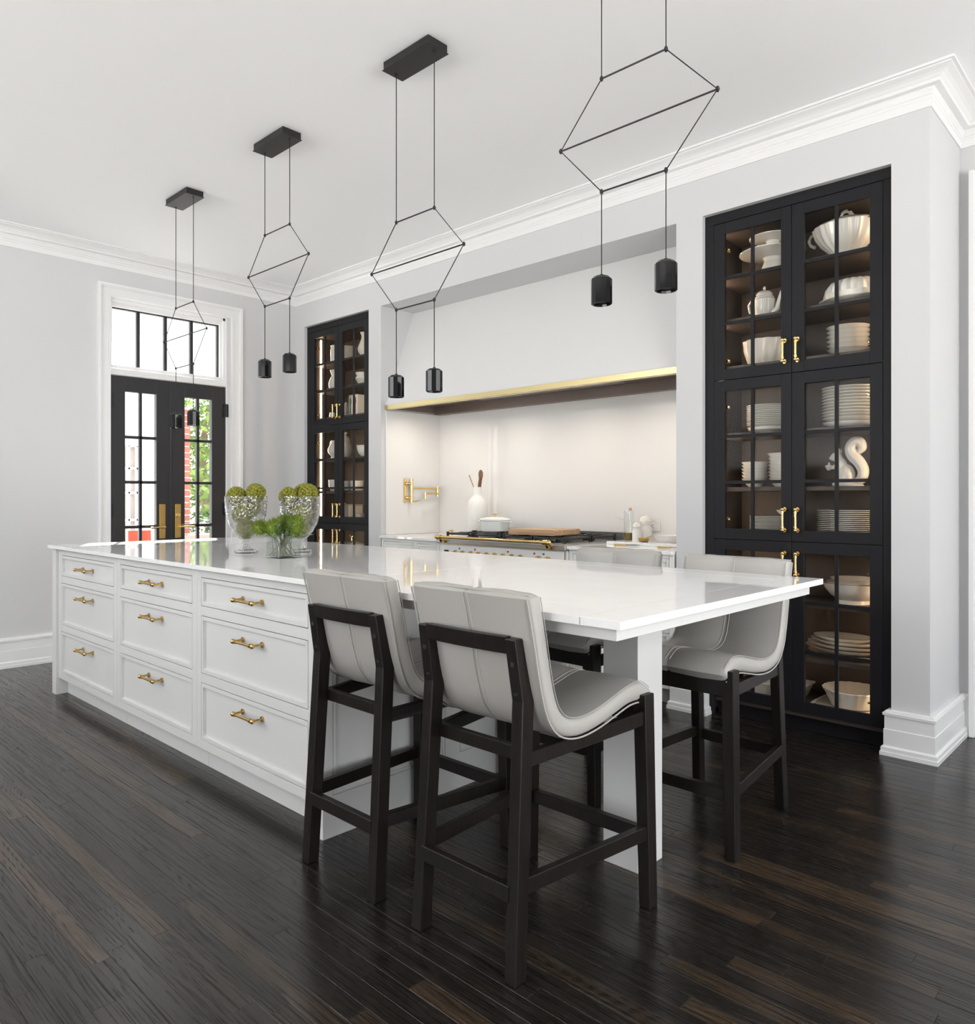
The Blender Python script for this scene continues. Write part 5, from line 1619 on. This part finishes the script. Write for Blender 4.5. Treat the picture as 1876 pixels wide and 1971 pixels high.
u1 = (-3.690, 2.020, ZI)
u2 = (-3.525, 2.245, ZI)
urn(u1, 'footed cut-glass urn of moss balls with clear worktop around its base')
urn(u2, 'footed cut-glass urn of moss balls half hidden by the flower vase')
ca, sa = math.cos(YAW), math.sin(YAW)


def urnball(u, right, fwd, z, k, lab, grp):
    moss((u[0] + ca * right - sa * fwd, u[1] + sa * right + ca * fwd, u[2] + z), (k * 1.3, k * 0.7, k * 2.1), lab, grp)


for k, (r, f, z) in enumerate(((-0.053, 0.0, 0.302), (0.052, 0.0, 0.320), (-0.008, -0.044, 0.207), (0.012, 0.046, 0.240), (0.002, 0.0, 0.127))):
    urnball(u1, r, f, z, k, ('moss ball resting at the left rim of the fully seen urn', 'highest moss ball of the fully seen urn', 'moss ball in front behind the glass of the fully seen urn', 'moss ball at the back inside the fully seen urn', 'lowest moss ball in the fully seen urn')[k], 'moss balls in the glass urns')
for k, (r, f, z) in enumerate(((-0.056, -0.02, 0.300), (0.050, -0.03, 0.320), (0.002, 0.062, 0.322), (0.022, -0.035, 0.213), (-0.03, 0.045, 0.222), (0.0, 0.0, 0.127))):
    urnball(u2, r, f, z, k + 7, ('moss ball at the left rim of the urn behind the flowers', 'highest front moss ball of the urn behind the flowers', 'moss ball peeping from the back of the urn behind the flowers', 'moss ball showing through the glass above the flowers', 'moss ball inside at the back of the urn behind the flowers', 'lowest moss ball in the urn behind the flowers')[k], 'moss balls in the glass urns')

# ------------------------------------------------------------------ square vase of green flowers
vc = (-3.272, 1.990, ZI)
t = thing('square_vase', 'square clear glass vase of green flowers on the worktop', 'vase', vc)
hs, hh = 0.065, 0.108
g = MB()
g.box(vc[0] - hs, vc[0] + hs, vc[1] - hs, vc[1] + hs, ZI, ZI + 0.010)
for (x0, x1, y0, y1) in ((-hs, hs, -hs, -hs + 0.005), (-hs, hs, hs - 0.005, hs), (-hs, -hs + 0.005, -hs + 0.005, hs - 0.005), (hs - 0.005, hs, -hs + 0.005, hs - 0.005)):
    g.box(vc[0] + x0, vc[0] + x1, vc[1] + y0, vc[1] + y1, ZI + 0.010, ZI + hh)
g.build('glass_body', 'vase_glass', t, bevel=0.001)
MB().box(vc[0] - hs + 0.006, vc[0] + hs - 0.006, vc[1] - hs + 0.006, vc[1] + hs - 0.006, ZI + 0.0105, ZI + 0.078).build('water', 'water', t)


def bloom(loc, r, label, seed):
    rr_ = random.Random(seed)
    t = thing('green_bloom', label, 'flower', (loc[0], loc[1], ZI + 0.012), 'green blooms in the square vase')
    r *= 1.12
    h = MB().ball(loc, r * 0.62, 12, 8)
    for _ in range(620):
        d = Vector((rr_.gauss(0, 1), rr_.gauss(0, 1), rr_.gauss(0.25, 1))).normalized()
        e = d.cross(Vector((rr_.gauss(0, 1), rr_.gauss(0, 1), rr_.gauss(0, 1)))).normalized()
        b0 = Vector(loc) + d * r * 0.45
        tip = Vector(loc) + (d + e * 0.12).normalized() * r * rr_.uniform(0.88, 1.08)
        sd = d.cross(e).normalized() * 0.0020
        h.add([b0 - sd, b0 + sd, tip], [(0, 1, 2)])
    h.build('flower_head', 'bloom', t, fixn=False)
    st_ = MB()
    for k in range(4):
        nx, ny = vc[0] + (loc[0] - vc[0]) * 0.38 + rr_.uniform(-0.014, 0.014), vc[1] + (loc[1] - vc[1]) * 0.38 + rr_.uniform(-0.014, 0.014)
        st_.tube([loc, (nx, ny, ZI + 0.100), (vc[0] + rr_.uniform(-0.05, 0.05), vc[1] + rr_.uniform(-0.05, 0.05), ZI + 0.013)], 0.0022, 6)
    st_.build('stem', 'stem', t)


def vpos(right, fwd, z):
    return (vc[0] + ca * right - sa * fwd, vc[1] + sa * right + ca * fwd, ZI + z)


bloom(vpos(-0.112, -0.01, 0.146), 0.044, 'drooping green bloom hanging out left of the vase', 1)
bloom(vpos(-0.040, -0.025, 0.148), 0.050, 'green bloom over the left edge of the vase', 2)
bloom(vpos(0.062, -0.02, 0.152), 0.052, 'green bloom over the right edge of the vase', 3)
bloom(vpos(0.045, 0.045, 0.172), 0.044, 'green bloom at the back of the vase', 4)
bloom(vpos(-0.01, 0.04, 0.168), 0.046, 'green bloom in the middle of the vase', 5)


def sprig(base_, tip, n, size, label, seed, m):
    rr_ = random.Random(seed)
    t = thing('leaf_sprig', label, 'foliage', (base_[0], base_[1], ZI + 0.012), 'leafy sprigs in the square vase')
    B, T = Vector(base_), Vector(tip)
    MB().tube([(vc[0] + rr_.uniform(-0.05, 0.05), vc[1] + rr_.uniform(-0.05, 0.05), ZI + 0.013), base_, tip], 0.0018, 6).build('stem', 'stem', t)
    lf = MB()
    for k in range(n):
        p = B.lerp(T, (k + 0.5) / n)
        d = (Vector((rr_.gauss(0, 1), rr_.gauss(0, 1), rr_.gauss(0.15, 0.6))).normalized() + (T - B).normalized() * 0.5).normalized()
        sd = d.cross(Vector((0, 0, 1)))
        sd = sd.normalized() if sd.length > 0.05 else Vector((1, 0, 0))
        up = sd.cross(d) * 0.12
        s_ = size * rr_.uniform(0.75, 1.2)
        lf.add([p, p + d * s_ * 0.5 + sd * s_ * 0.30 + up * s_, p + d * s_, p + d * s_ * 0.5 - sd * s_ * 0.30 + up * s_], [(0, 1, 2, 3)])
    lf.build('leaves', m, t, fixn=False)


sprig(vpos(0.0, -0.05, 0.10), vpos(-0.010, -0.075, 0.150), 9, 0.034, 'dark rounded leaves at the front of the vase', 21, 'leaf')
sprig(vpos(0.03, -0.05, 0.10), vpos(0.050, -0.065, 0.155), 9, 0.034, 'dark leaves below the right bloom', 22, 'leaf')
sprig(vpos(0.0, 0.0, 0.12), vpos(0.002, 0.0, 0.215), 14, 0.022, 'small-leaved dark sprig rising highest from the vase', 23, 'leaf')
sprig(vpos(0.02, 0.02, 0.12), vpos(0.030, 0.02, 0.218), 14, 0.022, 'small-leaved sprig rising beside the highest one', 24, 'leaf')
sprig(vpos(0.05, -0.03, 0.10), vpos(0.122, -0.03, 0.108), 9, 0.036, 'pale-edged leaves hanging out right of the vase', 25, 'leaf_edge')
sprig(vpos(-0.01, -0.055, 0.09), vpos(-0.03, -0.075, 0.108), 8, 0.034, 'pale-edged leaves on the front rim of the vase', 26, 'leaf_edge')
sprig(vpos(-0.03, -0.04, 0.10), vpos(-0.062, -0.05, 0.112), 7, 0.030, 'pale-edged leaves under the left bloom', 27, 'leaf_edge')
sprig(vpos(0.06, 0.03, 0.12), vpos(0.098, 0.04, 0.19), 10, 0.024, 'small-leaved sprig leaning right behind the blooms', 28, 'leaf')
